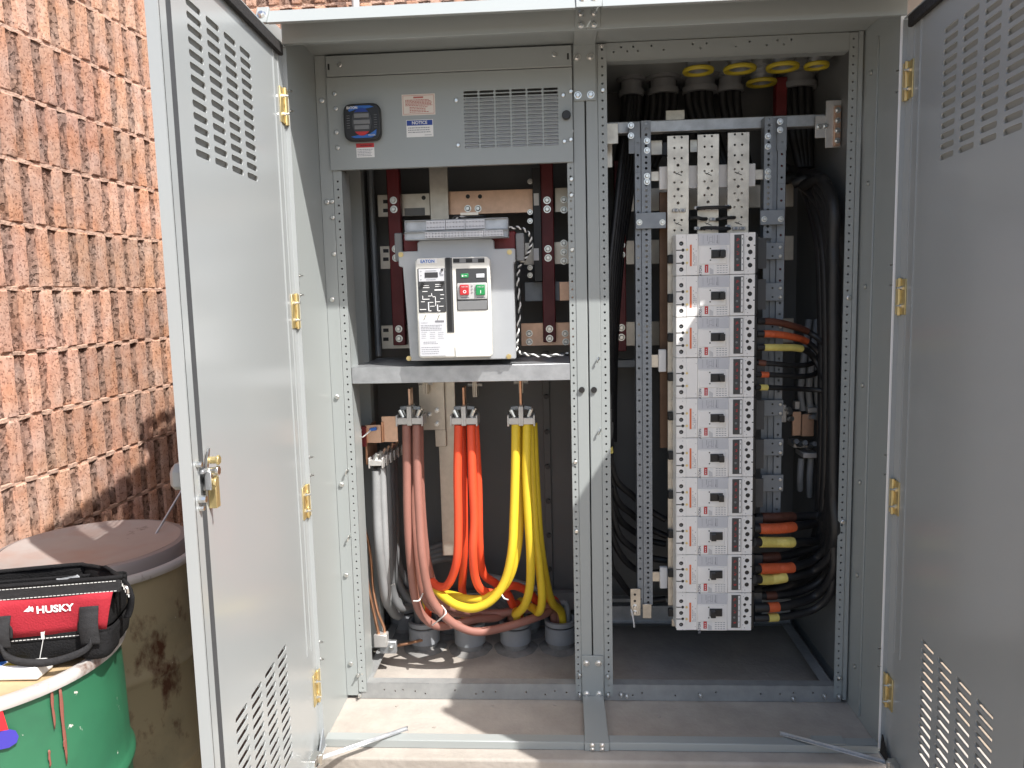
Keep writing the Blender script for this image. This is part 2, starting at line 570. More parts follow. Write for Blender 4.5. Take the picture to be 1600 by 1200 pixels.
_tx = {}
def text(body, size, m, parent, loc, rot=(math.pi / 2, 0, 0), name="lettering", align='CENTER', bold=0.0, sx=1.0):
    key = (body, size, align, bold)
    if key not in _tx:
        cu = bpy.data.curves.new("letters", 'FONT')
        cu.body, cu.size, cu.extrude, cu.offset = body, size, 0.0002, bold
        cu.align_x, cu.align_y = align, 'CENTER'
        cu.resolution_u = 3
        t = bpy.data.objects.new("letters", cu)
        COL.objects.link(t)
        dg = bpy.context.evaluated_depsgraph_get()
        _tx[key] = bpy.data.meshes.new_from_object(t.evaluated_get(dg))
        bpy.data.objects.remove(t)
    me = _tx[key].copy()
    me.materials.clear()
    me.materials.append(m)
    o = bpy.data.objects.new(name, me)
    COL.objects.link(o)
    o.location, o.rotation_euler, o.scale = loc, rot, (sx, 1, 1)
    if parent is not None:
        o.parent = parent
        o.matrix_parent_inverse = wmat(parent).inverted()
    return o


def print_lines(mb, x0, x1, z1, z0, n, y, h=0.0011, gap=0.25, mi=0, t=0.0004):
    """rows of small print: short strokes of ink on a label face"""
    for k in range(n):
        z = z1 - (k + 0.5) * (z1 - z0) / n
        x = x0
        end = x1 - random.random() * gap * (x1 - x0)
        while x < end:
            w = random.uniform(0.003, 0.010) * (x1 - x0) / 0.09
            mb.box(x, min(x + w, end), y - t, y + 0.0004, z - h / 2, z + h / 2, mi)
            x += w + 0.0016
    return mb

# ================================================================== SETTING
g = MB().add([(-40, -40, -0.12), (40, -40, -0.12), (40, 40, -0.12), (-40, 40, -0.12)], [(0, 1, 2, 3)])
tag(g.build("ground", GRND), kind="structure")
p = MB().box(-1.08, 1.25, -0.058, 1.03, -0.14, 0.0)
tag(p.build("concrete_pad", CONC, bevel=0.008, seg=2), kind="structure")

# ------------------------------------------------------------------ ribbed block walls
BL, BH, JT = 0.4064, 0.2032, 0.006


def block_mesh(seed):
    rnd = random.Random(seed)
    L, H = BL - 0.004, BH - JT
    per = BL / 4
    xs = [(0, 1)]
    prof = []                                     # (x, depth, is_rib)
    for k in range(4):
        b = k * per
        w = rnd.uniform(-0.003, 0.003)
        rib = -0.027 + rnd.uniform(-0.002, 0.002)
        prof += [(b + 0.002, -0.014, 0), (b + 0.010, -0.014, 0), (b + 0.021, -0.013, 0), (b + 0.032, -0.014, 0), (b + 0.043, -0.013, 0), (b + 0.0525 + w, -0.015, 0), (b + 0.0545 + w, rib + 0.0005, 1),
                 (b + 0.061, rib, 1), (b + 0.072, rib, 1), (b + 0.083, rib, 1), (b + 0.091, rib, 1), (b + 0.0985, rib + 0.0005, 1)]
    prof.append((L, -0.014, 0))
    zs = [0, 0.006, 0.02, 0.045, 0.07, 0.095, 0.12, 0.145, 0.17, H - 0.007, H]
    v, f, mi = [], [], []
    nx = len(prof)
    rough = [[rnd.uniform(-1, 1) for _ in prof] for _ in zs]
    for j, z in enumerate(zs):
        for i, (x, y, rib) in enumerate(prof):
            a = rough[j][i]
            yy = y + (0.0013 * a if rib else 0.0042 * a)
            zz = z
            if j in (0, len(zs) - 1):
                yy += 0.0015 + 0.004 * rnd.random()
                zz += (1 if j == 0 else -1) * 0.0035 * rnd.random() * (1 if rib else 1.6)
            xx = x + (0.0013 * rnd.uniform(-1, 1) if 0 < i < nx - 1 else 0)
            v.append((xx, yy, zz))
    for j in range(len(zs) - 1):
        for i in range(nx - 1):
            f.append((j * nx + i, j * nx + i + 1, (j + 1) * nx + i + 1, (j + 1) * nx + i))
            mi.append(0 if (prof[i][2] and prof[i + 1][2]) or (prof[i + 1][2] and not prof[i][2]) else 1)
    o = len(v)
    top = (len(zs) - 1) * nx
    v += [(p_[0], 0.03, 0) for p_ in prof] + [(p_[0], 0.03, H) for p_ in prof]
    for i in range(nx - 1):
        f.append((o + i, o + i + 1, i + 1, i)); mi.append(1)
        f.append((top + i, top + i + 1, o + nx + i + 1, o + nx + i)); mi.append(0)
    m = MB()
    m.v, m.f, m.m = v, f, mi
    ob = m.build("block", [RIBM, SPLITM], angle=25)
    me = ob.data
    bpy.data.objects.remove(ob)
    return me


BLOCKS = [block_mesh(s) for s in range(9)]


def block_wall(label, loc, rotz, ncol, nrow, x_first):
    w = thing("block_wall", label, "wall", loc, rotz=rotz)
    m = MB().box(x_first, x_first + ncol * BL, -0.006, 0.19, 0, nrow * BH)
    rnd = random.Random(ncol)
    nseg = ncol * 18
    for r in range(nrow + 1):
        vs, fs = [], []
        for i in range(nseg + 1):
            x = x_first + ncol * BL * i / nseg
            y, z = -0.0205 + rnd.uniform(-.003, .003), r * BH + rnd.uniform(-.0015, .0015)
            h = 0.0068 + rnd.uniform(-.0015, .003)
            vs += [(x, -0.004, z - h), (x, y, z - h), (x, y - .001, z + h * .6), (x, -0.004, z + h)]
        for i in range(nseg):
            a = i * 4
            for q in range(3):
                fs.append((a + q, a + q + 1, a + q + 5, a + q + 4))
        m.add(vs, fs)
    core = m.build("mortar", MORTAR)
    sub(core, w)
    for r in range(nrow):
        off = 0.0 if r % 2 else -BL / 2
        c0, c1 = (0, ncol) if r % 2 else (0, ncol + 1)
        for c in range(c0, c1):
            x = x_first + c * BL + off
            if x < x_first - 0.01 or x + BL > x_first + ncol * BL + 0.01:
                continue
            b = bpy.data.objects.new("block", BLOCKS[random.randrange(len(BLOCKS))])
            COL.objects.link(b)
            b.parent = w
            b.location = (x + random.uniform(-.001, .001), random.uniform(-.003, .002), r * BH + JT / 2)
    return w

LW_ANG = math.atan2(1, 0.054)
corner = Vector((-1.768, 1.05))
Lw = 7 * BL
block_wall("long sunlit wall of ribbed salmon blocks running back on the left behind the drums", (corner.x - 0.054 * Lw, corner.y - Lw, -0.2812), LW_ANG, 7, 17, 0.0)
block_wall("ribbed salmon block wall close behind the grey cabinet, seen over its roof", (-1.80, 1.12, -0.2812), 0.0, 9, 17, 0.0)

wp = thing("wall_pipe", "slim pale pipe standing against the wall above the cabinet roof", "pipe", (-0.94, 1.03, 2.36))
MB().cyl((-0.94, 1.03, 2.36), (-0.94, 1.03, 3.05), 0.0165, 16).build("pipe", PIPEW, wp)
for z in (2.5, 2.95):
    MB().box(-0.97, -0.91, 1.045, 1.10, z, z + 0.025).build("pipe_clamp", GALV, wp, bevel=0.002)

# ================================================================== THE CABINET
YI = 0.31           # face of the inner frame
YB = 0.965          # back sheet
ENC = thing("switchgear_cabinet", "large grey steel switchgear cabinet with both doors wide open on a concrete pad", "electrical cabinet", (0, 0.48, 0))
W = 0.914


def part(mb, name, m, parent=ENC, bevel=0.0015, **k):
    return mb.build(name, m, parent, bevel=bevel, **k)


for s in (-1, 1):
    mb = MB().box(s * W, s * (W + 0.003), 0.0042, YB + 0.004, 0.0, 2.3235)
    if s > 0:
        mb.box(W - 0.006, W, 0.19, 0.205, 0.02, 2.26)
    part(mb, "side_panel", PAINT)
    mb = MB().box(s * (W - 0.005), s * (W + 0.05), 0.0, 0.004, 0.0, 2.258).box(s * (W + 0.046), s * (W + 0.05), 0.005, 0.05, 0.0, 2.258)
    part(mb, "hinge_post", PAINT, bevel=0.001)
part(MB().box(W - 0.018, W + 0.03, -0.004, -0.0005, 0.02, 2.255), "sunlit_gap_strip", SUNLINE, bevel=0.001)  # added strip, its white painting in the sunlit line of the hinge gap
part(MB().box(-W, W, YB, YB + 0.004, 0.0, 2.3235), "back_panel", PAINT_SHADE)  # coloured dark for the shade at the back of the bays
part(MB().box(-0.008, -0.005, 0.37, YB, 0.05, 2.30).box(0.009, 0.012, 0.37, YB, 0.05, 2.30), "partition", PAINT_SHADE)

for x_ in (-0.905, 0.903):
    part(MB().box(x_ - .0015, x_ + .0015, 0.372, YB - .002, 0.062, 2.31), "added_shade_sheet", PAINT_SHADE, bevel=0)  # added dark sheets, their colour standing in for shade along the bay sides
part(MB().box(-0.175, -0.145, YB - 0.012, YB - 0.0005, 0.18, 1.24), "rear_seam", PAINT_SHADE, bevel=0.002)
# roof with its drip lip, in two halves joined by a cover plate
for x0, x1 in ((-0.922, -0.034), (0.040, 1.02)):
    mb = MB().prism([(-0.104, 2.285), (-0.100, 2.285), (-0.073, 2.3245), (YB + 0.03, 2.3245), (YB + 0.03, 2.3275), (-0.076, 2.3275)], 'x', x0, x1)
    mb.box(x0, x1, -0.0995, -0.086, 2.285, 2.2875)
    part(mb, "roof_panel", PAINT, bevel=0.002)
part(MB().prism([(-0.109, 2.284), (-0.104, 2.2835), (-0.076, 2.328), (YB, 2.328), (YB, 2.332), (-0.081, 2.332)], 'x', -0.034, 0.040), "roof_joint_cover", PAINT, bevel=0.002)
part(MB().prism([(-0.108, 2.285), (-0.09, 2.285), (-0.062, 2.338), (-0.078, 2.338)], 'x', -0.957, -0.922).box(-0.957, -0.9535, -0.07, YB, 2.285, 2.338), "roof_end_cap", PAINT, bevel=0.002)
part(MB().box(-W, -0.002, 0.0, 0.003, 2.258, 2.323).box(0.002, W, 0.0, 0.003, 2.258, 2.323), "lintel", PAINT, bevel=0.001)
part(MB().box(-W + 0.001, W - 0.001, 0.0035, YI + 0.02, 2.3145, 2.318).box(-W + 0.001, W - 0.001, 0.0035, 0.02, 2.2585, 2.262), "compartment_ceiling", PAINT, bevel=0.0)
part(MB().box(-W + 0.001, W - 0.001, YI + 0.04, YB - 0.001, 2.312, 2.316), "ceiling_panel", PAINT, bevel=0.0)
# cover plate down the middle
part(MB().box(-0.034, 0.040, -0.005, -0.001, 2.262, 2.322), "lintel_joint_plate", PAINT, bevel=0.0015)
part(MB().box(-0.034, 0.040, YI - 0.009, YI - 0.002, 2.128, 2.312).box(-0.034, 0.040, 0.0, YI - 0.002, 2.306, 2.313), "mullion_top_plate", PAINT, bevel=0.0015)
part(MB().box(-0.037, 0.042, YI - 0.008, YI - 0.002, 0.0, 0.178), "mullion_bottom_plate", PAINT, bevel=0.0015)
part(MB().box(-0.035, 0.042, 0.046, YI - 0.009, 0.0, 0.026), "floor_spacer", PAINT, bevel=0.0015)


def perforated_strip(x0, x1, z0, z1, pitch, r, Y, t=0.003, depth=0.05, side=0, marks=False, m=PAINT, name="perforated_post"):
    """sheet-metal upright with a row of real holes and a return flange on one edge"""
    mb = MB()
    n = int((z1 - z0) / pitch)
    for k in range(n):
        a = z0 + k * pitch
        mb.holecell((0, Y, 0), (1, 0, 0), (0, 0, 1), (0, 1, 0), x0, x1, a, a + pitch, (x0 + x1) / 2, a + pitch / 2, r, r, t)
    mb.sheet((0, Y, 0), (1, 0, 0), (0, 0, 1), (0, 1, 0), x0, x1, z0 + n * pitch, z1, t)
    if side:
        xe = x1 if side > 0 else x0
        mb.box(xe - (0.003 if side > 0 else 0), xe + (0.003 if side < 0 else 0), Y + t, Y + depth, z0, z1)
    o = mb.build(name, m, ENC, angle=30)
    return o

perforated_strip(-0.868, -0.838, 0.03, 1.93, 0.0272, 0.0036, YI, side=1, depth=0.10)
perforated_strip(-0.060, -0.0385, 0.02, 1.93, 0.0272, 0.0036, YI, side=-1)
perforated_strip(0.0465, 0.076, 0.02, 2.31, 0.0272, 0.0038, YI, side=1, depth=0.06)
perforated_strip(0.865, 0.892, 0.02, 2.31, 0.0272, 0.0036, YI)
part(MB().box(-0.9135, -0.8695, YI, YI + 0.004, 0.015, 2.313), "flat_post", PAINT, bevel=0.001)
part(MB().box(0.8935, 0.9075, YI - 0.006, YI + 0.004, 0.015, 2.313), "flat_post", PAINT, bevel=0.001)
part(MB().box(-0.038, 0.0015, YI - 0.001, YI + 0.05, 0.0, 2.312), "mullion_post", PAINT, bevel=0.0025, seg=2)
part(MB().box(0.0055, 0.046, YI - 0.001, YI + 0.05, 0.0, 2.312), "mullion_post", PAINT, bevel=0.0025, seg=2)

# right header with scattered holes
mb = MB()
hx = [(0.10, 1), (0.125, 0), (0.145, 1), (0.165, 1), (0.18, 0), (0.225, 1), (0.265, 1), (0.36, 0), (0.385, 1), (0.405, 1), (0.50, 1), (0.545, 1), (0.60, 0), (0.635, 1), (0.655, 1), (0.68, 1)]
edges = [0.0765]
for i, (x, k) in enumerate(hx):
    nxt = hx[i + 1][0] if i + 1 < len(hx) else 0.865 + (0.865 - x)
    e = min((x + nxt) / 2, 0.8645)
    zc = 2.297 if i % 2 else 2.283
    mb.holecell((0, YI + 0.002, 0), (1, 0, 0), (0, 0, 1), (0, 1, 0), edges[-1], e, 2.258, 2.312, x, zc, 0.0035, 0.0035, 0.003)
    edges.append(e)
if edges[-1] < 0.864:
    mb.sheet((0, YI + 0.002, 0), (1, 0, 0), (0, 0, 1), (0, 1, 0), edges[-1], 0.8645, 2.258, 2.312, 0.003)
mb.box(0.0765, 0.8645, YI + 0.0055, YI + 0.05, 2.254, 2.258)
part(mb, "header", PAINT, bevel=0)

# base rails of the inner frame, with their hole patterns
def base_rail(x0, x1, seed):
    rnd = random.Random(seed)
    n = 22
    mb = MB()
    for k in range(n):
        a, b = x0 + (x1 - x0) * k / n, x0 + (x1 - x0) * (k + 1) / n
        if rnd.random() < 0.62:
            mb.holecell((0, YI + 0.004, 0), (1, 0, 0), (0, 0, 1), (0, 1, 0), a, b, 0.002, 0.062, (a + b) / 2 + rnd.uniform(-.006, .006), rnd.choice((0.022, 0.031, 0.036)), 0.0034, 0.0034, 0.003)
        else:
            mb.sheet((0, YI + 0.004, 0), (1, 0, 0), (0, 0, 1), (0, 1, 0), a, b, 0.002, 0.062, 0.003)
    mb.box(x0, x1, YI + 0.0075, YI + 0.045, 0.0585, 0.062)
    return mb.build("base_rail", RAIL, ENC, angle=30)
base_rail(-0.868, -0.0385, 3)
base_rail(0.047, 0.892, 4)
for s, x in ((-1, -0.862), (1, 0.868)):
    mb = MB().box(x - 0.0015, x + 0.0015, YI + 0.05, YB - 0.03, 0.002, 0.06).box(x, x - s * 0.035, YI + 0.05, YB - 0.03, 0.055, 0.058)
    part(mb, "side_rail", RAIL, bevel=0)
part(MB().box(-0.85, -0.01, 0.90, 0.94, 0.10, 0.178), "rear_rail", RAIL, bevel=0.002)
part(MB().box(0.02, 0.87, 0.86, 0.90, 0.062, 0.135).box(0.02, 0.87, 0.845, 0.86, 0.062, 0.066), "rear_rail", GALV, bevel=0.002)
part(MB().box(0.02, 0.87, 0.85, 0.89, 0.155, 0.172), "rear_rail", RAIL, bevel=0.002)
# front sill
mb = MB().box(-0.905, -0.0385, 0.0, 0.003, 0.001, 0.027).box(-0.905, -0.0385, 0.0035, 0.045, 0.024, 0.027)
part(mb, "front_sill", PAINT, bevel=0.0012)
mb = MB().box(0.0435, 0.905, 0.0, 0.003, 0.001, 0.027).box(0.0435, 0.905, 0.0035, 0.045, 0.024, 0.027)
part(mb, "front_sill", PAINT, bevel=0.0012)
part(MB().box(-0.038, 0.043, -0.005, 0.044, 0.001, 0.029), "sill_joint_cover", PAINT, bevel=0.0015)
part(MB().box(0.70, 0.80, 0.003, 0.05, 0.0275, 0.031), "sill_patch_plate", PAINT, bevel=0.001)

# ---- bolts: one mesh, many places
def bolt_mesh(r=0.0085, h=0.006, washer=True):
    mb = MB()
    if washer:
        mb.cyl((0, 0.0, 0), (0, -0.0018, 0), r * 1.35, 14)
    mb.cyl((0, -0.0017, 0), (0, -0.0017 - h * 0.7, 0), r, 6 if washer else 12)
    mb.cyl((0, -0.0017 - h * 0.7, 0), (0, -0.0017 - h, 0), r, 6 if washer else 12, r2=r * 0.72)
    o = mb.build("bolt", ZINC, angle=25)
    me = o.data
    bpy.data.objects.remove(o)
    return me
BOLT, BOLTS = bolt_mesh(0.0085, 0.007), bolt_mesh(0.0075, 0.005, False)
STUD = MB().cyl((0, 0, 0), (0, -0.012, 0), 0.0095, 6).cyl((0, -0.012, 0), (0, -0.028, 0), 0.0042, 8)
_o = STUD.build("stud", ZINC, angle=25); STUD = _o.data; bpy.data.objects.remove(_o)

def bolt(x, y, z, parent=ENC, me=BOLT, rz=0.0, name="bolt", s=1.0, rx=0.0):
    o = link(name, me, None)
    o.location, o.rotation_euler, o.scale = (x, y, z), (rx, 0, rz), (s, s, s)
    o.parent = parent
    o.matrix_parent_inverse = wmat(parent).inverted()
    return o

for zz in (2.292, 2.27):
    for x in (-0.017, 0.021):
        bolt(x, -0.005, zz + (0.01 if zz > 2.28 else 0), s=0.9)
for x in (-0.013, 0.019):
    bolt(x, -0.0915, 2.3115, s=1.0, rx=-0.55)
    bolt(x, -0.0055, 0.022, s=0.75)
    bolt(x, -0.0055, 0.008, s=0.7)
for x, z in ((-0.022, 2.268), (0.022, 2.268), (-0.021, 2.146), (0.022, 2.146)):
    bolt(x, YI - 0.009, z, s=1.1)
for x, z in ((-0.020, 0.150), (0.024, 0.150), (-0.021, 0.032), (0.024, 0.032)):
    bolt(x, YI - 0.008, z, s=1.05)
bolt(-0.939, -0.0935, 2.310, s=1.15, rx=-0.5)
for px, py in ((496, 158), (503, 316), (516, 468), (521, 620), (526, 757), (530, 898), (537, 1036)):     # left flat post
    p_ = at(px, py, YI); bolt(-0.893, YI, p_.z, me=BOLTS, s=1.1)
for px, py in ((519, 315), (520, 340), (522, 397), (893, 205), (893, 280), (893, 305), (894, 390), (899, 722), (901, 830), (942, 141)):
    p_ = at(px, py, YI); bolt(p_.x, YI, p_.z, me=BOLTS, s=0.95)
for py in (115, 287, 448, 602, 753, 898, 1040):                                                          # right side panel bolts
    p_ = at(1350 - (py - 115) * 0.026, py, 0.25)
    bolt(W, 0.245, p_.z, me=BOLTS, s=1.1, rz=-math.pi / 2)
    p2 = at(1375 - (py - 115) * 0.03, py + 6, 0.12)
for py in (465, 815):
    p_ = at(1330, py, YI); bolt(0.882, YI, p_.z, me=BOLTS, s=1.0)
for z in (2.0, 1.44, 0.86, 0.235):
    for dz in (0, -0.06):
        bolt(-W, 0.02, z + 0.125 + dz, me=STUD, rz=math.pi / 2, name="hinge_stud", s=0.6)
        bolt(W, 0.02, z + 0.11 + dz, me=STUD, rz=-math.pi / 2, name="hinge_stud", s=0.6)
for px in (909, 928):                                                                                    # black door-catch screws on the mullion
    p_ = at(px, 609, YI)
    o = MB().cyl((p_.x, YI - 0.001, p_.z), (p_.x, YI - 0.008, p_.z), 0.0105, 16).build("catch_screw", BLACK, ENC)
for px, py in ((937, 560), (939, 672), (545, 735), (548, 838)):                                          # bent cotter clips
    p_ = at(px, py, YI)
    MB().tube([(p_.x, YI - 0.001, p_.z), (p_.x - .003, YI - 0.010, p_.z + .005), (p_.x - .007, YI - 0.014, p_.z - .004), (p_.x - .010, YI - .010, p_.z - .014)], 0.0032, 6).build("wire_clip", ZINC, ENC)
for x, z in ((-0.865, 0.10), (-0.863, 0.02), (-0.045, 0.105), (-0.046, 0.03), (0.057, 0.10), (0.057, 0.03), (0.105, 0.03), (0.125, 0.025), (0.39, 0.03), (0.83, 0.03), (0.88, 0.03), (0.88, 0.1), (0.72, 0.02), (0.06, 2.30)):
    bolt(x, YI - 0.002, z, me=STUD, s=0.75, name="stud")

for k in range(7):
    MB().cyl((-0.160, YB - .012, 1.2 - .155 * k), (-0.160, YB - .026, 1.2 - .155 * k), .011, 6).build("seam_bolt", DARKP, ENC)

# ---- instrument panel above the air breaker
PY = 0.300
part(MB().box(-0.872, -0.0395, PY, YI + 0.02, 2.2395, 2.309), "upper_panel", PAINT, bevel=0.003, seg=2)
gx0, gx1, gz0, gz1 = -0.408, -0.085, 1.985, 2.176
PAN = MB()
U_, V_, N_ = (1, 0, 0), (0, 0, 1), (0, 1, 0)
O_ = (0, PY, 0)
PAN.sheet(O_, U_, V_, N_, -0.872, gx0, 1.930, 2.2365, 0.003)
PAN.sheet(O_, U_, V_, N_, gx1, -0.0395, 1.930, 2.2365, 0.003)
PAN.sheet(O_, U_, V_, N_, gx0, gx1, gz1, 2.2365, 0.003)
PAN.sheet(O_, U_, V_, N_, gx0, gx1, 1.930, gz0, 0.003)
for i in range(6):
    for k in range(16):
        a, b = gx0 + (gx1 - gx0) * i / 6, gx0 + (gx1 - gx0) * (i + 1) / 6
        c, d = gz0 + (gz1 - gz0) * k / 16, gz0 + (gz1 - gz0) * (k + 1) / 16
        PAN.holecell(O_, U_, V_, N_, a, b, c, d, (a + b) / 2, (c + d) / 2, 0.0238, 0.0041, 0.003, n=8, rad=0.001)
PAN.box(-0.872, -0.0395, PY + 0.0035, PY + 0.02, 1.930, 1.933)
IP = PAN.build("instrument_panel", PAINT, ENC, angle=30)
FIN = MB()
for k in range(14):
    zc = gz0 + (gz1 - gz0) * (k + 0.5) / 16
    for i in range(6):
        xa_, xb_ = gx0 + (gx1 - gx0) * i / 6 + .004, gx0 + (gx1 - gx0) * (i + 1) / 6 - .004
        FIN.prism([(PY - .003, zc - .0035), (PY - .0022, zc - .0038), (PY + .006, zc + .0035), (PY + .005, zc + .0038)], 'x', xa_, xb_)
_f = FIN.build("grille_fin", GALVL, IP, angle=30)
_f["kind"] = "stuff"
for px, py in ((531, 102), (866, 86)):
    p_ = at(px, py, PY); bolt(p_.x, PY, p_.z, me=BOLTS)
for px, py in ((523, 147), (525, 170), (526, 207), (528, 231), (713, 157), (716, 227), (880, 149), (882, 221), (892, 143), (892, 218)):
    p_ = at(px, py, PY); bolt(p_.x, PY, p_.z, me=BOLTS, parent=IP, s=0.9)
p_ = at(885, 181, PY)
MB().cyl((p_.x, PY, p_.z), (p_.x, PY - 0.02, p_.z), 0.0145, 20).build("latch_knob", BLACK, IP, bevel=0.002)
for x in (-0.862, -0.052):
    MB().box(x - 0.003, x + 0.003, PY - 0.0006, PY + 0.001, 2.262, 2.282).build("keyhole_slot", BLACK, ENC)

def label_plate(x0, x1, z0, z1, y, m, name, parent, lab=None):
    o = MB().box(x0, x1, y - 0.0012, y - 0.0002, z0, z1).build(name, m, parent)
    if lab:
        o["label"] = lab
    return o
X0, X1, Z0, Z1 = rect(628, 147, 680, 180, PY)
label_plate(X0, X1, Z0, Z1, PY, PINKL, "warning_label", IP, "pale sticker printed in small red lines")
mb = MB()
for a in ((X0 + .004, X1 - .004, Z0 + .004, Z0 + .005), (X0 + .004, X1 - .004, Z1 - .005, Z1 - .004), (X0 + .004, X0 + .005, Z0 + .004, Z1 - .004), (X1 - .005, X1 - .004, Z0 + .004, Z1 - .004)):
    mb.box(a[0], a[1], PY - 0.0018, PY - 0.001, a[2], a[3])
mb.box(X0 + .04, X1 - .04, PY - 0.0018, PY - 0.001, Z1 - .0135, Z1 - .0085)
print_lines(mb, X0 + .012, X1 - .009, Z1 - .017, Z0 + .03, 5, PY - 0.0014, 0.0022, 0.15)
print_lines(mb, X0 + .026, X1 - .012, Z0 + .029, Z0 + .008, 4, PY - 0.0014, 0.0022, 0.3)
mb.build("red_print", INKR, IP)
X0, X1, Z0, Z1 = rect(635, 187, 677, 214, PY)
label_plate(X0, X1, Z0, Z1, PY, PAPER, "notice_label", IP, "white sticker headed by a blue NOTICE band")
MB().box(X0 + .002, X1 - .002, PY - 0.0017, PY - 0.001, Z1 - .019, Z1 - .002).build("blue_band", BLUE, IP)
text("NOTICE", 0.0145, INKW, IP, ((X0 + X1) / 2, PY - 0.0019, Z1 - 0.0105), bold=0.0003)
mb = MB()
print_lines(mb, X0 + .006, X1 - .008, Z1 - .023, Z0 + .012, 3, PY - 0.0014, 0.0028, 0.25)
mb.box(X1 - .03, X1 - .006, PY - 0.0018, PY - 0.001, Z0 + .005, Z0 + .0065)
mb.build("small_print", INKP, IP)
X0, X1, Z0, Z1 = rect(557, 224, 585, 246, PY)
label_plate(X0, X1, Z0, Z1, PY, PAPER, "warning_tag", IP, "small white sticker with a red header under the meter")
MB().box(X0, X1, PY - 0.0018, PY - 0.001, Z1 - .014, Z1).build("red_band", RED, IP)
mb = MB()
print_lines(mb, X0 + .014, X1 - .006, Z1 - .004, Z1 - .011, 1, PY - 0.0022, 0.004, 0.05, mi=1)
print_lines(mb, X0 + .004, X1 - .004, Z1 - .018, Z0 + .003, 5, PY - 0.0014, 0.0022, 0.2, mi=0)
mb.build("small_print", [INKP, REDP], IP)

# shelf the air breaker stands on
part(MB().box(-0.8375, -0.0605, YI + 0.002, YI + 0.006, 1.187, 1.246).box(-0.8375, -0.0605, YI + 0.0065, 0.72, 1.242, 1.246), "shelf", GALV, bevel=0.0015)

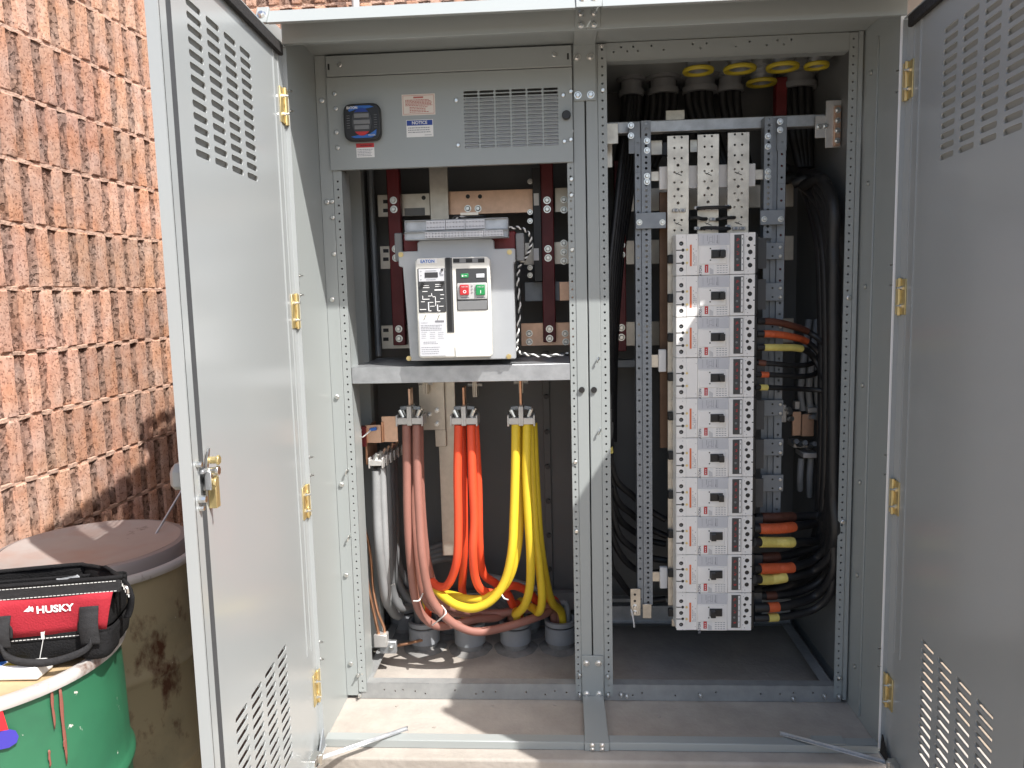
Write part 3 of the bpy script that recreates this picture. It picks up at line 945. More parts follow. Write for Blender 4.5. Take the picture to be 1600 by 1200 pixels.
# ---- doors (built closed round the hinge line, then swung)
def make_door(sgn):
    """sgn=+1: left door, its width runs along +x from the hinge; -1: right door"""
    H0, H1, DW = 0.018, 2.243, 0.893
    mb = MB()
    u0c, wc, pc = (0.305, 0.080, 0.1075) if sgn > 0 else (0.256, 0.080, 0.1075)
    O, U, V, N = (0, 0, 0), (sgn, 0, 0), (0, 0, 1), (0, -1, 0)
    t = 0.003
    ucols = [(u0c + pc * i, u0c + pc * i + wc) for i in range(4)]
    blocks = [(1.815 - 0.013, 0.0262), (0.500 - 12.5 * 0.0272, 0.0272)]
    zcuts = []
    def solid(a, b, c, d):
        mb.sheet(O, U, V, N, a, b, c, d, t)
    ua, ub = ucols[0][0] - 0.014, ucols[-1][1] + 0.014
    solid(0.009, ua, H0, H1)
    solid(ub, DW, H0, H1)
    zprev = H0
    for zb, pz in sorted(blocks):
        solid(ua, ub, zprev, zb)
        for k in range(13):
            c, d = zb + k * pz, zb + (k + 1) * pz
            for i, (a, b) in enumerate(ucols):
                la = ua if i == 0 else (ucols[i - 1][1] + a) / 2
                lb = ub if i == 3 else (b + ucols[i + 1][0]) / 2
                cu, cz = (a + b) / 2, (c + d) / 2
                mb.holecell(O, U, V, N, la, lb, c, d, cu, cz, wc / 2, 0.0077, t, n=16)
        zprev = zb + 13 * pz
    solid(ua, ub, zprev, H1)
    # pressed returns round the free edge, top, bottom and hinge side
    def b(u0, u1, w0, w1, z0, z1):
        mb.box(sgn * u0, sgn * u1, w0, w1, z0, z1)
    b(DW, DW + 0.003, -t, 0.022, H0, H1)
    b(DW - 0.030, DW, 0.019, 0.022, H0, H1)
    b(DW - 0.033, DW - 0.030, 0.010, 0.022, H0, H1)
    b(0.786, 0.812, 0.0, 0.011, H0 + 0.03, H1 - 0.03)
    b(0.012, DW - 0.08, -t, 0.012, H1, H1 + 0.003)
    b(0.012, DW - 0.08, -t, 0.02, H0 - 0.003, H0)
    b(0.006, 0.009, -t, 0.012, H0, H1)
    b(0.105, 0.109, 0.0, 0.0025, 0.37, H1 - 0.02)
    b(0.060, 0.063, 0.0, 0.0020, 0.37, H1 - 0.02)
    panel = mb.build("door_panel", PAINT_D, None, angle=30)
    # pressed louvre hoods on the outside
    hood = MB()
    for zb, pz in blocks:
        for k in range(13):
            cz = zb + (k + 0.5) * pz
            for a, c in ucols:
                x0, x1 = sgn * (a - 0.002), sgn * (c + 0.002)
                zt, zl = cz + 0.0092, cz - 0.0092
                vs_ = [(x0, -0.0035, zt), (x1, -0.0035, zt), (x1, -0.0125, zl + 0.003), (x0, -0.0125, zl + 0.003), (x0, -0.0035, zl - .003), (x1, -0.0035, zl - .003), (x1, -0.0125, zl - .003), (x0, -0.0125, zl - .003)]
                hood.add(vs_, [(0, 1, 2, 3), (3, 2, 6, 7), (0, 3, 7, 4), (1, 5, 6, 2)])
    me = panel.data
    bpy.data.objects.remove(panel)
    d = link("door", me, None)
    hd = sub(hood.build("louvre_hoods", HOOD, None), d)
    hd["kind"] = "stuff"
    gk = MB().box(sgn * 0.045, sgn * 0.80, 0.0, 0.014, H1 - 0.034, H1 - 0.001).box(sgn * 0.80, sgn * 0.815, 0.0, 0.012, H1 - 0.034, H1 - 0.001)
    sub(gk.build("top_gasket", RUBBER, None, bevel=0.003), d)
    vg = MB().box(sgn * 0.814, sgn * 0.852, 0.0, 0.014, H0 + 0.01, H1 - 0.035)
    sub(MB().box(sgn * (DW - .004), sgn * (DW - .0022), 0.0185, 0.0224, H0 + .002, H1 - .002).build("edge_seam", BLACK, None), d)
    sub(vg.build("side_gasket", GASK, None, bevel=0.003), d)
    for zc in (2.068, 1.455, 0.852, 0.23):
        hg = MB()
        hg.box(sgn * 0.028, sgn * 0.066, 0.0, 0.004, zc - 0.052, zc + 0.052)
        hg.box(sgn * 0.000, sgn * 0.024, 0.006, 0.010, zc - 0.052, zc + 0.052)
        hg.cyl((sgn * 0.027, 0.006, zc - 0.055), (sgn * 0.027, 0.006, zc + 0.055), 0.0055, 10)
        sub(hg.build("hinge", BRASSZ, None, bevel=0.001), d)
        for dz in (-0.026, 0.026):
            n_ = MB().cyl((sgn * 0.047, 0.004, zc + dz), (sgn * 0.047, 0.010, zc + dz), 0.0065, 6).cyl((sgn * 0.047, 0.010, zc + dz), (sgn * 0.047, 0.022, zc + dz), 0.003, 8)
            sub(n_.build("hinge_nut", ZINC, None), d)
    return d

DL = make_door(1)
DL["label"] = "left door, sunlit inside, with latch hardware"
# latch hardware of the left door (door coordinates: x width, y inward)
def dpart(mb, name, m, bevel=0.0008):
    return sub(mb.build(name, m, None, bevel=bevel), DL)
dpart(MB().box(0.835, 0.86, 0.0225, 0.030, 1.135, 1.142).box(0.835, 0.838, 0.0225, 0.036, 1.095, 1.1349), "latch_bracket", GALV)
dpart(MB().prism([(0.822, 1.098), (0.836, 1.094), (0.806, 1.172), (0.794, 1.178)], 'y', 0.016, 0.021).box(0.80, 0.836, 0.0212, 0.025, 1.10, 1.132), "latch_plate", ZINC)
for u, z, m_ in ((0.800, 1.152, BRASSZ), (0.806, 1.130, ZINC), (0.822, 1.108, BRASSZ)):
    dpart(MB().cyl((u, 0.021, z), (u, 0.036, z), 0.008, 10).cyl((u, 0.036, z), (u, 0.042, z), 0.011, 6), "latch_nut", m_)
dpart(MB().box(0.778, 0.796, 0.026, 0.029, 1.045, 1.112).box(0.796, 0.799, 0.012, 0.029, 1.045, 1.112).box(0.778, 0.82, 0.012, 0.026, 1.108, 1.115), "latch_lever", BRASSZ)
for z_, y_, r_ in ((1.158, .034, .006), (1.085, .038, .008), (1.066, .032, .006)):
    dpart(MB().cyl((0.872, 0.022, z_), (0.872, y_, z_), r_, 8), "latch_roller", ZINC)
dpart(MB().prism([(0.79, 1.155), (0.845, 1.155), (0.86, 1.14), (0.86, 1.10), (0.79, 1.10)], 'y', -0.045, -0.003), "outer_handle", PAINT, 0.010)
DL.location = (-W, 0, 0)
DL.rotation_euler = (0, 0, -R(87))
DL.parent = ENC
DL.matrix_parent_inverse = wmat(ENC).inverted()
DR = make_door(-1)
DR["label"] = "right door, its inner face in shade"
DR.location = (W, 0, 0)
DR.rotation_euler = (0, 0, R(87))
DR.parent = ENC
DR.matrix_parent_inverse = wmat(ENC).inverted()
# door stays
def stay(a, b):
    mb = MB().bar(a, b, 0.013, 0.003).bar(Vector(a) + Vector((0, 0.006, .004)), Vector(b) + Vector((0, 0.006, .004)), 0.003, 0.008)
    return part(mb, "door_stay", GALV, bevel=0.0008)
stay((-0.872, -0.135, 0.045), (-0.635, 0.06, 0.032))
stay((0.872, -0.12, 0.045), (0.605, 0.055, 0.032))
for s in (-1, 1):
    part(MB().box(s * 0.885, s * 0.912, -0.16, -0.10, 0.028, 0.05).cyl((s * 0.873, -0.14, 0.03), (s * 0.873, -0.14, 0.065), 0.008, 8), "stay_bracket", ZINC, bevel=0.001)
    part(MB().prism([(-0.02, 0.018), (-0.09, 0.018), (-0.03, 0.085)], 'x', s * 0.895, s * 0.899), "stay_gusset", RUBBER if s > 0 else GALVB, bevel=0)

# ================================================================== THINGS IN THE LEFT BAY
# ---- round-cornered power meter on the instrument panel
def superell(a, b, n, k=40):
    out = []
    for i in range(k):
        t = 2 * math.pi * i / k
        c, s = math.cos(t), math.sin(t)
        out.append((a * math.copysign(abs(c) ** (2 / n), c), b * math.copysign(abs(s) ** (2 / n), s)))
    return out

X0, X1, Z0, Z1 = rect(540, 164, 597, 222, PY)
mx, mz, ma, mh = (X0 + X1) / 2, (Z0 + Z1) / 2, (X1 - X0) / 2, (Z1 - Z0) / 2
PM = thing("power_meter", "black rounded square power meter with blue corners on the upper left of the grey panel", "meter", (mx, PY, mz))
S_ = lambda a, b, n, dx=0, dz=0: [(mx + dx + x, mz + dz + z) for x, z in superell(a, b, n)]
mb = MB().prism(S_(ma, mh, 5.5), 'y', PY - 0.026, PY - 0.0005)
mb.build("bezel", BLACK, PM, bevel=0.004, seg=2)
FY = PY - 0.0262
mb = MB().prism([(mx - ma * .72, mz + mh * .62), (mx - ma * .62, mz + mh * .80), (mx - ma * .3, mz + mh * .87), (mx + ma * .45, mz + mh * .86), (mx + ma * .68, mz + mh * .78), (mx + ma * .25, mz + mh * .70), (mx - ma * .3, mz + mh * .68), (mx - ma * .66, mz + mh * .56)], 'y', FY - 0.0012, FY + .002)
mb.build("blue_corner", BLUEL, PM)
mb = MB().prism([(mx - ma * .62, mz - mh * .78), (mx - ma * .2, mz - mh * .70), (mx + ma * .4, mz - mh * .66), (mx + ma * .78, mz - mh * .42), (mx + ma * .74, mz - mh * .72), (mx + ma * .5, mz - mh * .85), (mx - ma * .4, mz - mh * .86)], 'y', FY - 0.0012, FY + .002)
mb.build("blue_corner", BLUEL, PM)
face = S_(ma * .54, mh * .74, 2.0)
MB().prism(face, 'y', FY - 0.002, FY + .001).build("dial_face", DARKP, PM)
MB().prism([p for p in face if p[1] > mz + mh * .52], 'y', FY - 0.0035, FY - .0015).build("blue_cap", BLUE, PM)
MB().prism([p for p in face if p[1] < mz - mh * .47], 'y', FY - 0.0035, FY - .0015).build("red_cap", RED, PM)
for k, dz in enumerate((.32, -.02, -.30)):
    w = ma * (.40 if k != 1 else .44)
    MB().box(mx - w, mx + w, FY - 0.004, FY - .001, mz + mh * (dz - .1), mz + mh * (dz + .12)).build("display_line", MIDG, PM, bevel=0.0006)
mb = MB()
for s in (-1, 1):
    for k in range(6):
        mb.box(mx + s * ma * .66, mx + s * ma * .82, FY - 0.0009, FY + .001, mz + mh * (.34 - k * .13), mz + mh * (.36 - k * .13))
mb.build("side_print", MIDG, PM)
text("EATON", 0.011, INKW, PM, (mx - ma * .5, FY - 0.0018, mz + mh * .76), bold=0.0003)
text("POWER", 0.007, INKW, PM, (mx + ma * .52, FY - 0.0018, mz - mh * .73))

# ---- air circuit breaker
BY = 0.288            # front of its grey base plate
AB = thing("air_circuit_breaker", "big white and grey air circuit breaker with red and green push buttons on the shelf", "circuit breaker", (-0.43, BY, 1.28))
def A(px, py, Y=BY):
    p = at(px, py, Y)
    return (p.x, p.z)
xl, xr = A(622, 395)[0], A(803, 395)[0]
zb, zs, zt = A(700, 563)[1], A(700, 391)[1], A(700, 378)[1]
xm = (xl + xr) / 2
zst = A(700, 414)[1]
pl = [(xl + .028, zb), (xr - .002, zb), (xr - .002, zst), (xr + .004, zst + .004), (xr + .004, zs), (xr - .068, zs), (xr - .068, zt), (xr - .078, zt + .008), (xl + .078, zt + .008), (xl + .068, zt), (xl + .068, zs), (xl, zs), (xl, zst), (xl + .014, zst - .004)]
MB().prism(pl, 'y', BY, BY + 0.035).build("face_frame", LGREY, AB, bevel=0.005, seg=2)
MB().box(xl + .03, xr - .01, BY + 0.036, 0.62, zb + .003, zs - .02).build("breaker_body", MIDG, AB, bevel=0.004)
CY = 0.246
cx0, cx1 = A(651, 480, CY)[0], A(767, 480, CY)[0]
cz0, cz1 = A(710, 559, CY)[1], A(710, 402, CY)[1]
cov = MB().prism([(cx0 + .006, cz0), (cx1 - .004, cz0), (cx1, cz0 + .012), (cx1, cz1 - .01), (cx1 - .01, cz1), (cx0 + .01, cz1), (cx0, cz1 - .01), (cx0, cz0 + .01)], 'y', CY, BY - 0.0005)
cov.build("front_cover", IVORY, AB, bevel=0.006, seg=3)
MB().box(A(711, 540, CY)[0], cx1 - .003, CY - 0.004, CY + .002, cz0 + .002, A(711, 541, CY)[1]).build("lower_flap", IVORY, AB, bevel=0.002)
def face(px0, py0, px1, py1, d, m, name, bevel=0.0, parent=AB, t=0.004):
    x0, x1, z0, z1 = rect(px0, py0, px1, py1, CY)
    return MB().box(x0, x1, CY - d, CY - d + t + d * 0, z0, z1).build(name, m, parent, bevel=bevel)
face(652, 404, 683, 412, 0.0015, PAPER, "name_label")
px_ = at(668, 408.5, CY)
text("EATON", 0.0145, BLUEL, AB, (px_.x, CY - 0.0019, px_.z), bold=0.0004)
# trip unit
TU = face(653.5, 419, 696, 488, 0.003, DARKP, "trip_unit", 0.002)
TUY = CY - 0.003
face(654.5, 420, 694, 439.5, 0.0038, PALEL, "trip_unit_header")
face(664, 425.5, 684.5, 433.5, 0.006, SMOKE, "trip_display", 0.001)
mb = MB()
rnd = random.Random(5)
for (x0, y0, x1, y1) in ((661, 449, 671, 450), (660, 455, 668, 456), (680, 444, 692, 445), (679, 452, 692, 454), (660, 462, 661, 468), (661, 467, 671, 468.2), (669, 462, 676, 463), (674, 458, 675, 463),
                         (676, 463, 680, 464.2), (680, 464, 681, 478), (681, 471, 688, 472), (669, 472, 670.6, 486), (670, 485, 674, 486.4), (683, 476, 684.6, 486), (684, 485, 688, 486.4), (671, 472, 677, 473),
                         (688, 460, 694, 461), (688, 466, 693, 467), (656, 483, 666, 484.2), (680, 447, 689, 448), (662, 446, 670, 446.8), (686, 478, 693, 479), (658, 471, 664, 472), (672, 478, 679, 479)):
    a, b, c, d = rect(x0, y0, x1, y1, TUY)
    mb.box(a, b, TUY - 0.0008, TUY + .001, c, d)
mb.build("trip_curve_print", INKW, AB)
for px, py in ((660.5, 444), (691, 442), (691, 421.5)):
    p_ = at(px, py, TUY)
    MB().cyl((p_.x, TUY, p_.z), (p_.x, TUY - .007, p_.z), 0.006 if py > 430 else .004, 12).build("setting_dial", BLACK, AB)
mb = MB()
for k in range(3):
    p_ = at(658, 424 + k * 6.5, CY); mb.box(p_.x - .002, p_.x + .002, CY - .0046, CY - .003, p_.z - .0015, p_.z + .0015)
for x0, x1, y in ((665, 682, 422.6), (666, 681, 436.5), (687, 693, 428), (687, 693, 430)):
    a, b, c, d = rect(x0, y, x1, y + .9, CY - .003); mb.box(a, b, CY - .0046, CY - .003, c, d)
mb.build("header_print", INKP, AB)
for px in (663, 684):
    a, b = at(px, 499, CY), at(px + 3, 491.5, CY)
    MB().bar((a.x, CY - .001, a.z), (b.x, CY - .001, b.z), 0.003, 0.004, up=(0, 1, 0)).build("wire_seal", ZINC, AB)
face(656, 500, 696, 556, 0.0012, PALEL, "rating_label")
mb = MB()
for (x0, y0, x1, y1, n) in ((658, 503, 670, 506, 1), (658, 507, 694, 517, 4), (659, 518, 668, 530, 4), (672, 518, 682, 530, 4), (685, 518, 694, 530, 4), (662, 533, 688, 538, 2), (659, 541, 692, 554, 4)):
    a, b, c, d = rect(x0, y0, x1, y1, CY)
    print_lines(mb, a, b, d, c, n, CY - .0013, 0.0022, 0.3)
mb.build("rating_print", INKP, AB)
a, b, c, d = rect(680, 500.5, 694, 503.5, CY)
MB().box(a, b, CY - .0019, CY - .001, c, d).build("bold_print", INK, AB)
# dark slot, window row and button panel
face(697, 403, 708, 519.5, 0.0016, DARKP, "handle_slot")
face(698.5, 402.5, 705, 518, 0.0022, BLACK, "charging_handle", 0.001)
face(708, 403, 757, 411, 0.0012, MIDG, "window_row")
for px in (713, 733, 752):
    face(px - 5, 404.5, px + 5, 410, 0.0022, BLACK, "status_window")
BP = face(713, 419, 762, 485, 0.0016, DARKP, "button_panel", 0.004)
face(720, 427.5, 732, 434, 0.0035, GREEN, "flag_window", 0.001)
p_ = at(723, 431, CY - .0036)
mb = MB().box(p_.x - .003, p_.x + .002, p_.y - .0004, p_.y + .001, p_.z - .003, p_.z + .003).box(p_.x + .006, p_.x + .014, p_.y - .0004, p_.y + .001, p_.z - .001, p_.z + .001)
mb.build("flag_print", INKW, AB)
face(744, 427.5, 757, 434, 0.0035, PALEL, "flag_window", 0.001)
face(715, 442, 761, 467.5, 0.006, LENS, "button_guard", 0.002)
face(719, 445, 733, 461, 0.013, RED, "push_button", 0.0015, t=0.008)
face(744, 445, 758, 461, 0.013, GREEN, "push_button", 0.0015, t=0.008)
for px, s_ in ((726, "O"), (751, "I")):
    p_ = at(px, 456, CY - .013)
    text(s_, 0.014, INKW, AB, (p_.x, CY - .0134, p_.z), bold=0.0004)
    p_ = at(px, 448.3, CY - .013)
    text("PUSH OFF" if s_ == "O" else "PUSH ON", 0.005, INKW, AB, (p_.x, CY - .0134, p_.z), name="lettering")
for k in range(3):
    p_ = at(738, 446 + 5 * k, CY - .006)
    MB().cyl((p_.x, CY - .006, p_.z), (p_.x, CY - .009, p_.z), .0022, 8).build("guard_rivet", ZINC, AB)
mb = MB()
for px in (720, 745):
    a, b, c, d = rect(px, 464, px + 13, 465.3, CY - .006); mb.box(a, b, CY - .0068, CY - .005, c, d)
mb.build("guard_print", INK, AB)
face(715, 470, 761, 484, 0.0035, MIDG, "counter_window", 0.001)
for px, py in ((626.5, 398), (796, 394), (639, 560), (795, 557)):
    p_ = at(px, py, BY)
    m_ = MB().cyl((p_.x, BY, p_.z), (p_.x, BY - .003, p_.z), 0.0088, 16).cyl((p_.x, BY - .003, p_.z), (p_.x, BY - .006, p_.z), 0.0055, 6)
    m_.build("face_screw", BRASSZ, AB)
# red top moulding with grey cheeks behind the face
x0, x1, z0, z1 = rect(630, 363, 806, 392, BY + 0.05)
MB().box(x0, x1, BY + .045, 0.60, z0 - .02, z1).build("arc_chute_cover", REDP, AB, bevel=0.004)
for a_, b_ in ((617, 629), (806, 819)):
    x0, x1, z0, z1 = rect(a_, 364, b_, 408, BY + 0.04)
    MB().box(x0, x1, BY + .036, BY + .12, z0, z1).build("side_cheek", MIDG, AB, bevel=0.003)
# secondary terminal rails above the face
for (px0, py0, px1, py1, tx0, tx1, nb, Yr) in ((632, 342, 794, 360, 666, 758, 3, 0.272), (632, 360, 794, 373, 664, 787, 4, 0.25)):
    x0, x1, z0, z1 = rect(px0, py0, px1, py1, Yr)
    mb = MB().box(x0, x1, Yr + .012, Yr + .05, z0, z1).box(x0, x1, Yr, Yr + .012, z0, z0 + .003).box(x0, x1, Yr, Yr + .012, z1 - .003, z1)
    mb.box(x0, x0 + .003, Yr, Yr + .0115, z0 + .0035, z1 - .0035).box(x1 - .003, x1, Yr, Yr + .0115, z0 + .0035, z1 - .0035)
    mb.build("terminal_rail", GALV, AB, bevel=0.001)
    bx0, bx1 = at(tx0, py0, Yr).x, at(tx1, py0, Yr).x
    for k in range(nb):
        a, b = bx0 + (bx1 - bx0) * k / nb, bx0 + (bx1 - bx0) * (k + 1) / nb - .002
        mb = MB()
        nn = 6
        for q in range(nn):
            for w in range(2):
                u0, u1 = a + (b - a) * q / nn, a + (b - a) * (q + 1) / nn
                v0, v1 = z0 + .004 + (z1 - z0 - .008) * w / 2, z0 + .004 + (z1 - z0 - .008) * (w + 1) / 2
                mb.holecell((0, Yr - .006, 0), (1, 0, 0), (0, 0, 1), (0, 1, 0), u0, u1, v0, v1, (u0 + u1) / 2, (v0 + v1) / 2, .0027, .0027, .006)
        mb.box(a, b, Yr + .0005, Yr + .0115, z0 + .004, z1 - .004)
        mb.build("terminal_block", PALEL, AB)

# ---- bus work behind the air breaker
BUS = thing("bus_assembly", "plated and copper bus bars held by dark red uprights behind the white air breaker", "busbar", (-0.45, 0.70, 1.2))
BYY = 0.70
for (px0, py0, px1, py1, m) in ((590, 303, 672, 338, TIN), (700, 297, 833, 334, COPPERB), (867, 293, 905, 331, TIN),
                                (594, 384, 640, 420, TIN), (818, 378, 905, 413, TIN), (820, 440, 905, 470, GALVB), (596, 508, 640, 545, TIN), (814, 504, 905, 540, COPPERB)):
    x0, x1, z0, z1 = rect(px0, py0, px1, py1, BYY)
    MB().box(x0, x1, BYY, BYY + 0.012, z0, z1).build("bus_bar", m, BUS, bevel=0.0015)
for px0, px1, yt, yb in ((609, 629, 262, 558), (845, 868, 256, 552)):
    x0, x1, z0, z1 = rect(px0, yt, px1, yb, BYY - .05)
    xs = (x0 + x1) / 2
    MB().box(xs - .025, xs + .025, BYY - .05, BYY - .012, 1.30, 2.12).build("red_upright", REDP, BUS, bevel=0.003)
    for py in (313, 327, 389, 403, 514, 529):
        p_ = at((px0 + px1) / 2, py, BYY - .05)
        o = bolt(xs, BYY - .05, p_.z, parent=BUS, s=1.25)
x0, x1, z0, z1 = rect(672, 262, 701, 345, BYY - .02)
MB().box(x0, x1, BYY - .03, BYY - .018, 0.43, 2.12).build("riser_bar", TIN, BUS, bevel=0.0015)
x0, x1, z0, z1 = rect(655, 598, 695, 672, BYY - .05)
MB().box(x0, x1, BYY - .05, BYY - .038, z0, 1.23).build("riser_link", TIN, BUS, bevel=0.0015)
x0, x1, z0, z1 = rect(680, 672, 697, 698, BYY - .05)
MB().box(x0, x1, BYY - .05, BYY - .0315, z0, z1 + .001).build("riser_link", TIN, BUS, bevel=0.0015)
for px, py in ((683, 641), (683, 662), (671, 648)):
    p_ = at(px, py, BYY - .05); bolt(p_.x, BYY - .05, p_.z, parent=BUS, me=STUD, s=1.1, name="stud")
for px, py in ((731, 326), (747, 326), (881, 312), (881, 328), (881, 380), (881, 394), (881, 408), (827, 521), (827, 534), (883, 521), (884, 534)):
    p_ = at(px, py, BYY); bolt(p_.x, BYY, p_.z, parent=BUS, s=1.2)
for px, py in ((731, 307), (750, 307), (662, 309)):
    p_ = at(px, py, BYY); MB().cyl((p_.x, BYY - .0012, p_.z), (p_.x, BYY + .002, p_.z), .0085, 12).build("bolt_hole", BLACK, BUS)
for py in (315, 329, 392, 405, 516, 530):
    p_ = at(603, py, BYY)
    MB().box(p_.x - .011, p_.x + .011, BYY - .0012, BYY + .002, p_.z - .007, p_.z + .007).build("bolt_hole", BLACK, BUS)
x0, x1, z0, z1 = rect(632, 325, 664, 337, BYY)
MB().box(x0, x1, BYY - .0015, BYY, z0, z1).build("bar_label", MIDG, BUS)
x0, x1, z0, z1 = rect(833, 262, 846, 440, BYY - .07)
MB().box(x0, x1, BYY - .07, BYY - .04, z0, z1).build("black_upright", BLACK, BUS, bevel=0.002)
for py in (312, 398):
    a, b, c, d = rect(834, py - 10, 842, py + 9, BYY - .071)
    MB().box(a, b, BYY - .0715, BYY - .0705, c, d).build("white_label", PAPER, BUS)
for py in (283, 331, 345, 418, 430):
    p_ = at(828, py, BYY - .07); bolt(p_.x, BYY - .06, p_.z, parent=BUS, s=.9)
x0, x1, z0, z1 = rect(866, 440, 893, 470, BYY - .03)
MB().box(x0 + .02, x1 + .05, BYY - .03, BYY - .018, z0, z1).build("bus_bar", COPPERB, BUS, bevel=0.0015)

ct = thing("flexible_conduit", "thin dark grey conduit running upright at the far left behind the shelf", "conduit", at(586, 556, 0.80))
MB().tube([at(578, 262, .80), at(582, 340, .80), at(587, 450, .80), at(592, 556, .80)], 0.014, 10).build("conduit", GALVB, ct)
sp = thing("corner_post", "galvanised post standing in the back left corner of the left bay", "post", (-0.86, 0.60, 0.05))
MB().box(-0.90, -0.845, 0.60, 0.603, 0.062, 2.30).box(-0.848, -0.845, 0.604, 0.65, 0.062, 2.30).build("post", PAINT, sp, bevel=0.001)

# twisted control pair beside the breaker
tp = thing("twisted_wire", "twisted black and white wire pair hanging down the right flank of the air breaker", "wire", at(809, 552, .28))
def twist(path, r_off, turns):
    P = smooth_path(path, 14)
    out = ([], [])
    u = (P[1] - P[0]).normalized().orthogonal().normalized()
    for i, p in enumerate(P):
        d = (P[min(i + 1, len(P) - 1)] - P[max(i - 1, 0)]).normalized()
        u = (u - d * u.dot(d)).normalized()
        w = d.cross(u)
        t = turns * 2 * math.pi * i / len(P)
        for k in (0, 1):
            out[k].append(p + (u * math.cos(t + k * math.pi) + w * math.sin(t + k * math.pi)) * r_off)
    return out
pa = [at(790, 357, 0.32), at(812, 356, 0.33), at(827, 366, 0.34), at(829, 385, 0.35), at(821, 403, 0.35), at(812, 415, 0.35), at(809, 440, 0.35), at(812, 480, 0.35), at(809, 520, 0.35), at(808, 545, 0.35), at(820, 553, .30), at(850, 556, .33), at(888, 553, .36)]
a, b = twist(pa, 0.0032, 24)
MB().tube(a, 0.0034, 6, res=1).build("black_strand", BLACKC, tp)
MB().tube(b, 0.0030, 6, res=1).build("white_strand", WHITET, tp)
lp = thing("wire_loop", "small bundle of black wires looping over the top terminal rail", "wire", at(730, 345, 0.31))
MB().tube([at(706, 343, 0.29), at(712, 338, 0.30), at(722, 341, 0.31), at(735, 339, 0.32), at(757, 338, 0.32), at(757, 345, 0.29)], 0.004, 8).build("black_strand", BLACKC, lp)
MB().tube([at(712, 343, 0.29), at(718, 339, 0.31), at(730, 340, 0.32)], 0.003, 8).build("white_strand", WHITET, lp)
MB().box(at(724, 338, 0.34).x, at(751, 338, 0.34).x, .26, .29, at(724, 340, 0.34).z, at(724, 336, 0.34).z).build("tab", TIN, lp)

# ---- lug assemblies over the phase cables
LY = 0.475
def lug_assembly(label, px, tall, tail):
    c = at(px, 655, LY)
    T = thing("lug_assembly", label, "cable lug", (c.x, LY, c.z - .03))
    for k, (dx, hh, m) in enumerate(tall):
        MB().box(c.x + dx - .0045, c.x + dx + .0045, LY + .004, LY + .055, c.z + .012, c.z + hh).build("copper_tang", m, T, bevel=0.001)
    for s in (-1, 1):
        x = c.x + s * .0265
        mb = MB().box(x - .022, x + .022, LY - .02, LY + .06, c.z - .017, c.z + .008)
        mb.box(x - .0255 if s < 0 else x + .0185, x - .0185 if s < 0 else x + .0255, LY - .022, LY + .062, c.z - .024, c.z + .018)
        mb.box(x - s * .0225 - .005, x - s * .0225 + .005, LY - .022, LY + .062, c.z - .022, c.z + .052)
        mb.build("lug", ALU, T, bevel=0.0015)
        for q in (0, 1):
            MB().cyl((x, LY + q * .035, c.z + .008), (x + s * .012, LY + q * .035, c.z + .036), .0085, 8).build("set_screw", ZINC, T)
        MB().bar((x - s * .016, LY + .01, c.z + .044), (x + s * .012, LY + .01, c.z + .040), .012, .014).build("lug_nut", GALVB, T, bevel=.001)
    for dx, hh in tail:
        m2 = MB()
        for q in range(3):
            m2.box(c.x + dx + q * .006 - .002, c.x + dx + q * .006 + .002, LY + .10, LY + .16, c.z + hh[0], c.z + hh[1])
        m2.build("finger_stab", TIN, T)
        for z in (.35, .75):
            zz = c.z + hh[0] + (hh[1] - hh[0]) * z
            MB().cyl((c.x + dx - .022, LY + .12, zz), (c.x + dx + .034, LY + .12, zz), .007, 8).build("stab_bolt", ZINC, T)
    return c
c1 = lug_assembly("lug pair with twin copper tang over the brown cables", 641, ((-.001, .115, COPPERB),), ((.036, (.08, .20)),))
c2 = lug_assembly("lug pair with copper tang over the orange cables", 725.5, ((-.001, .12, COPPER),), ((.025, (.07, .20)),))
c3 = lug_assembly("lug pair with copper tang over the yellow cables", 814.5, ((-.001, .15, COPPER),), ((-.01, (.085, .20)),))

# neutral link
NL = thing("neutral_link", "copper link with a red insulator and a slanted row of grey lugs at the left", "busbar", at(600, 700, 0.47))
x0, x1, z0, z1 = rect(556, 666, 574, 697, 0.46)
MB().box(x0, x1, 0.44, 0.48, z0, z1).build("red_insulator", REDP, NL, bevel=0.003)
for py in (672, 691):
    p_ = at(563, py, 0.44); bolt(p_.x, 0.44, p_.z, parent=NL, me=BOLTS, s=.9)
x0, x1, z0, z1 = rect(573, 650, 622, 690, 0.48)
MB().box(x0, x0 + .06, 0.455, 0.462, z0, z1 - .03).box(x0 + .0605, x1, 0.47, 0.477, z0, z1).build("copper_plate", COPPERB, NL, bevel=0.001)
MB().box(x0 + .06, x0 + .068, 0.4625, 0.4695, z0, z1 - .02).build("copper_step", COPPER, NL, bevel=0.001)
x2 = at(576, 690, 0.455).x
MB().box(x2 - .012, x2 - .004, 0.445, .60, at(576, 725, 0.46).z, z0 + .06).build("copper_strap", COPPER, NL, bevel=0.001)
n0, n1 = at(588, 722, 0.43), at(622, 700, .70)
d_ = (n1 - n0)
for k in range(6):
    p_ = n0 + d_ * (k / 5.5)
    mb = MB().box(p_.x - .022, p_.x + .022, p_.y - .012, p_.y + .02, p_.z - .012, p_.z + .008).box(p_.x - .028, p_.x - .022, p_.y - .012, p_.y + .02, p_.z - .022, p_.z + .018).box(p_.x + .022, p_.x + .028, p_.y - .012, p_.y + .02, p_.z - .022, p_.z + .018)
    mb.build("lug", ALU, NL, bevel=0.001)
    MB().cyl((p_.x - .004, p_.y, p_.z + .008), (p_.x + .006, p_.y, p_.z + .034), .008, 6).build("set_screw", ZINC, NL)
MB().tube([at(557, 681, 0.43), at(566, 683, 0.42), at(574, 677, 0.42), at(580, 672, 0.445)], .003, 6).build("white_lead", WHITET, NL)
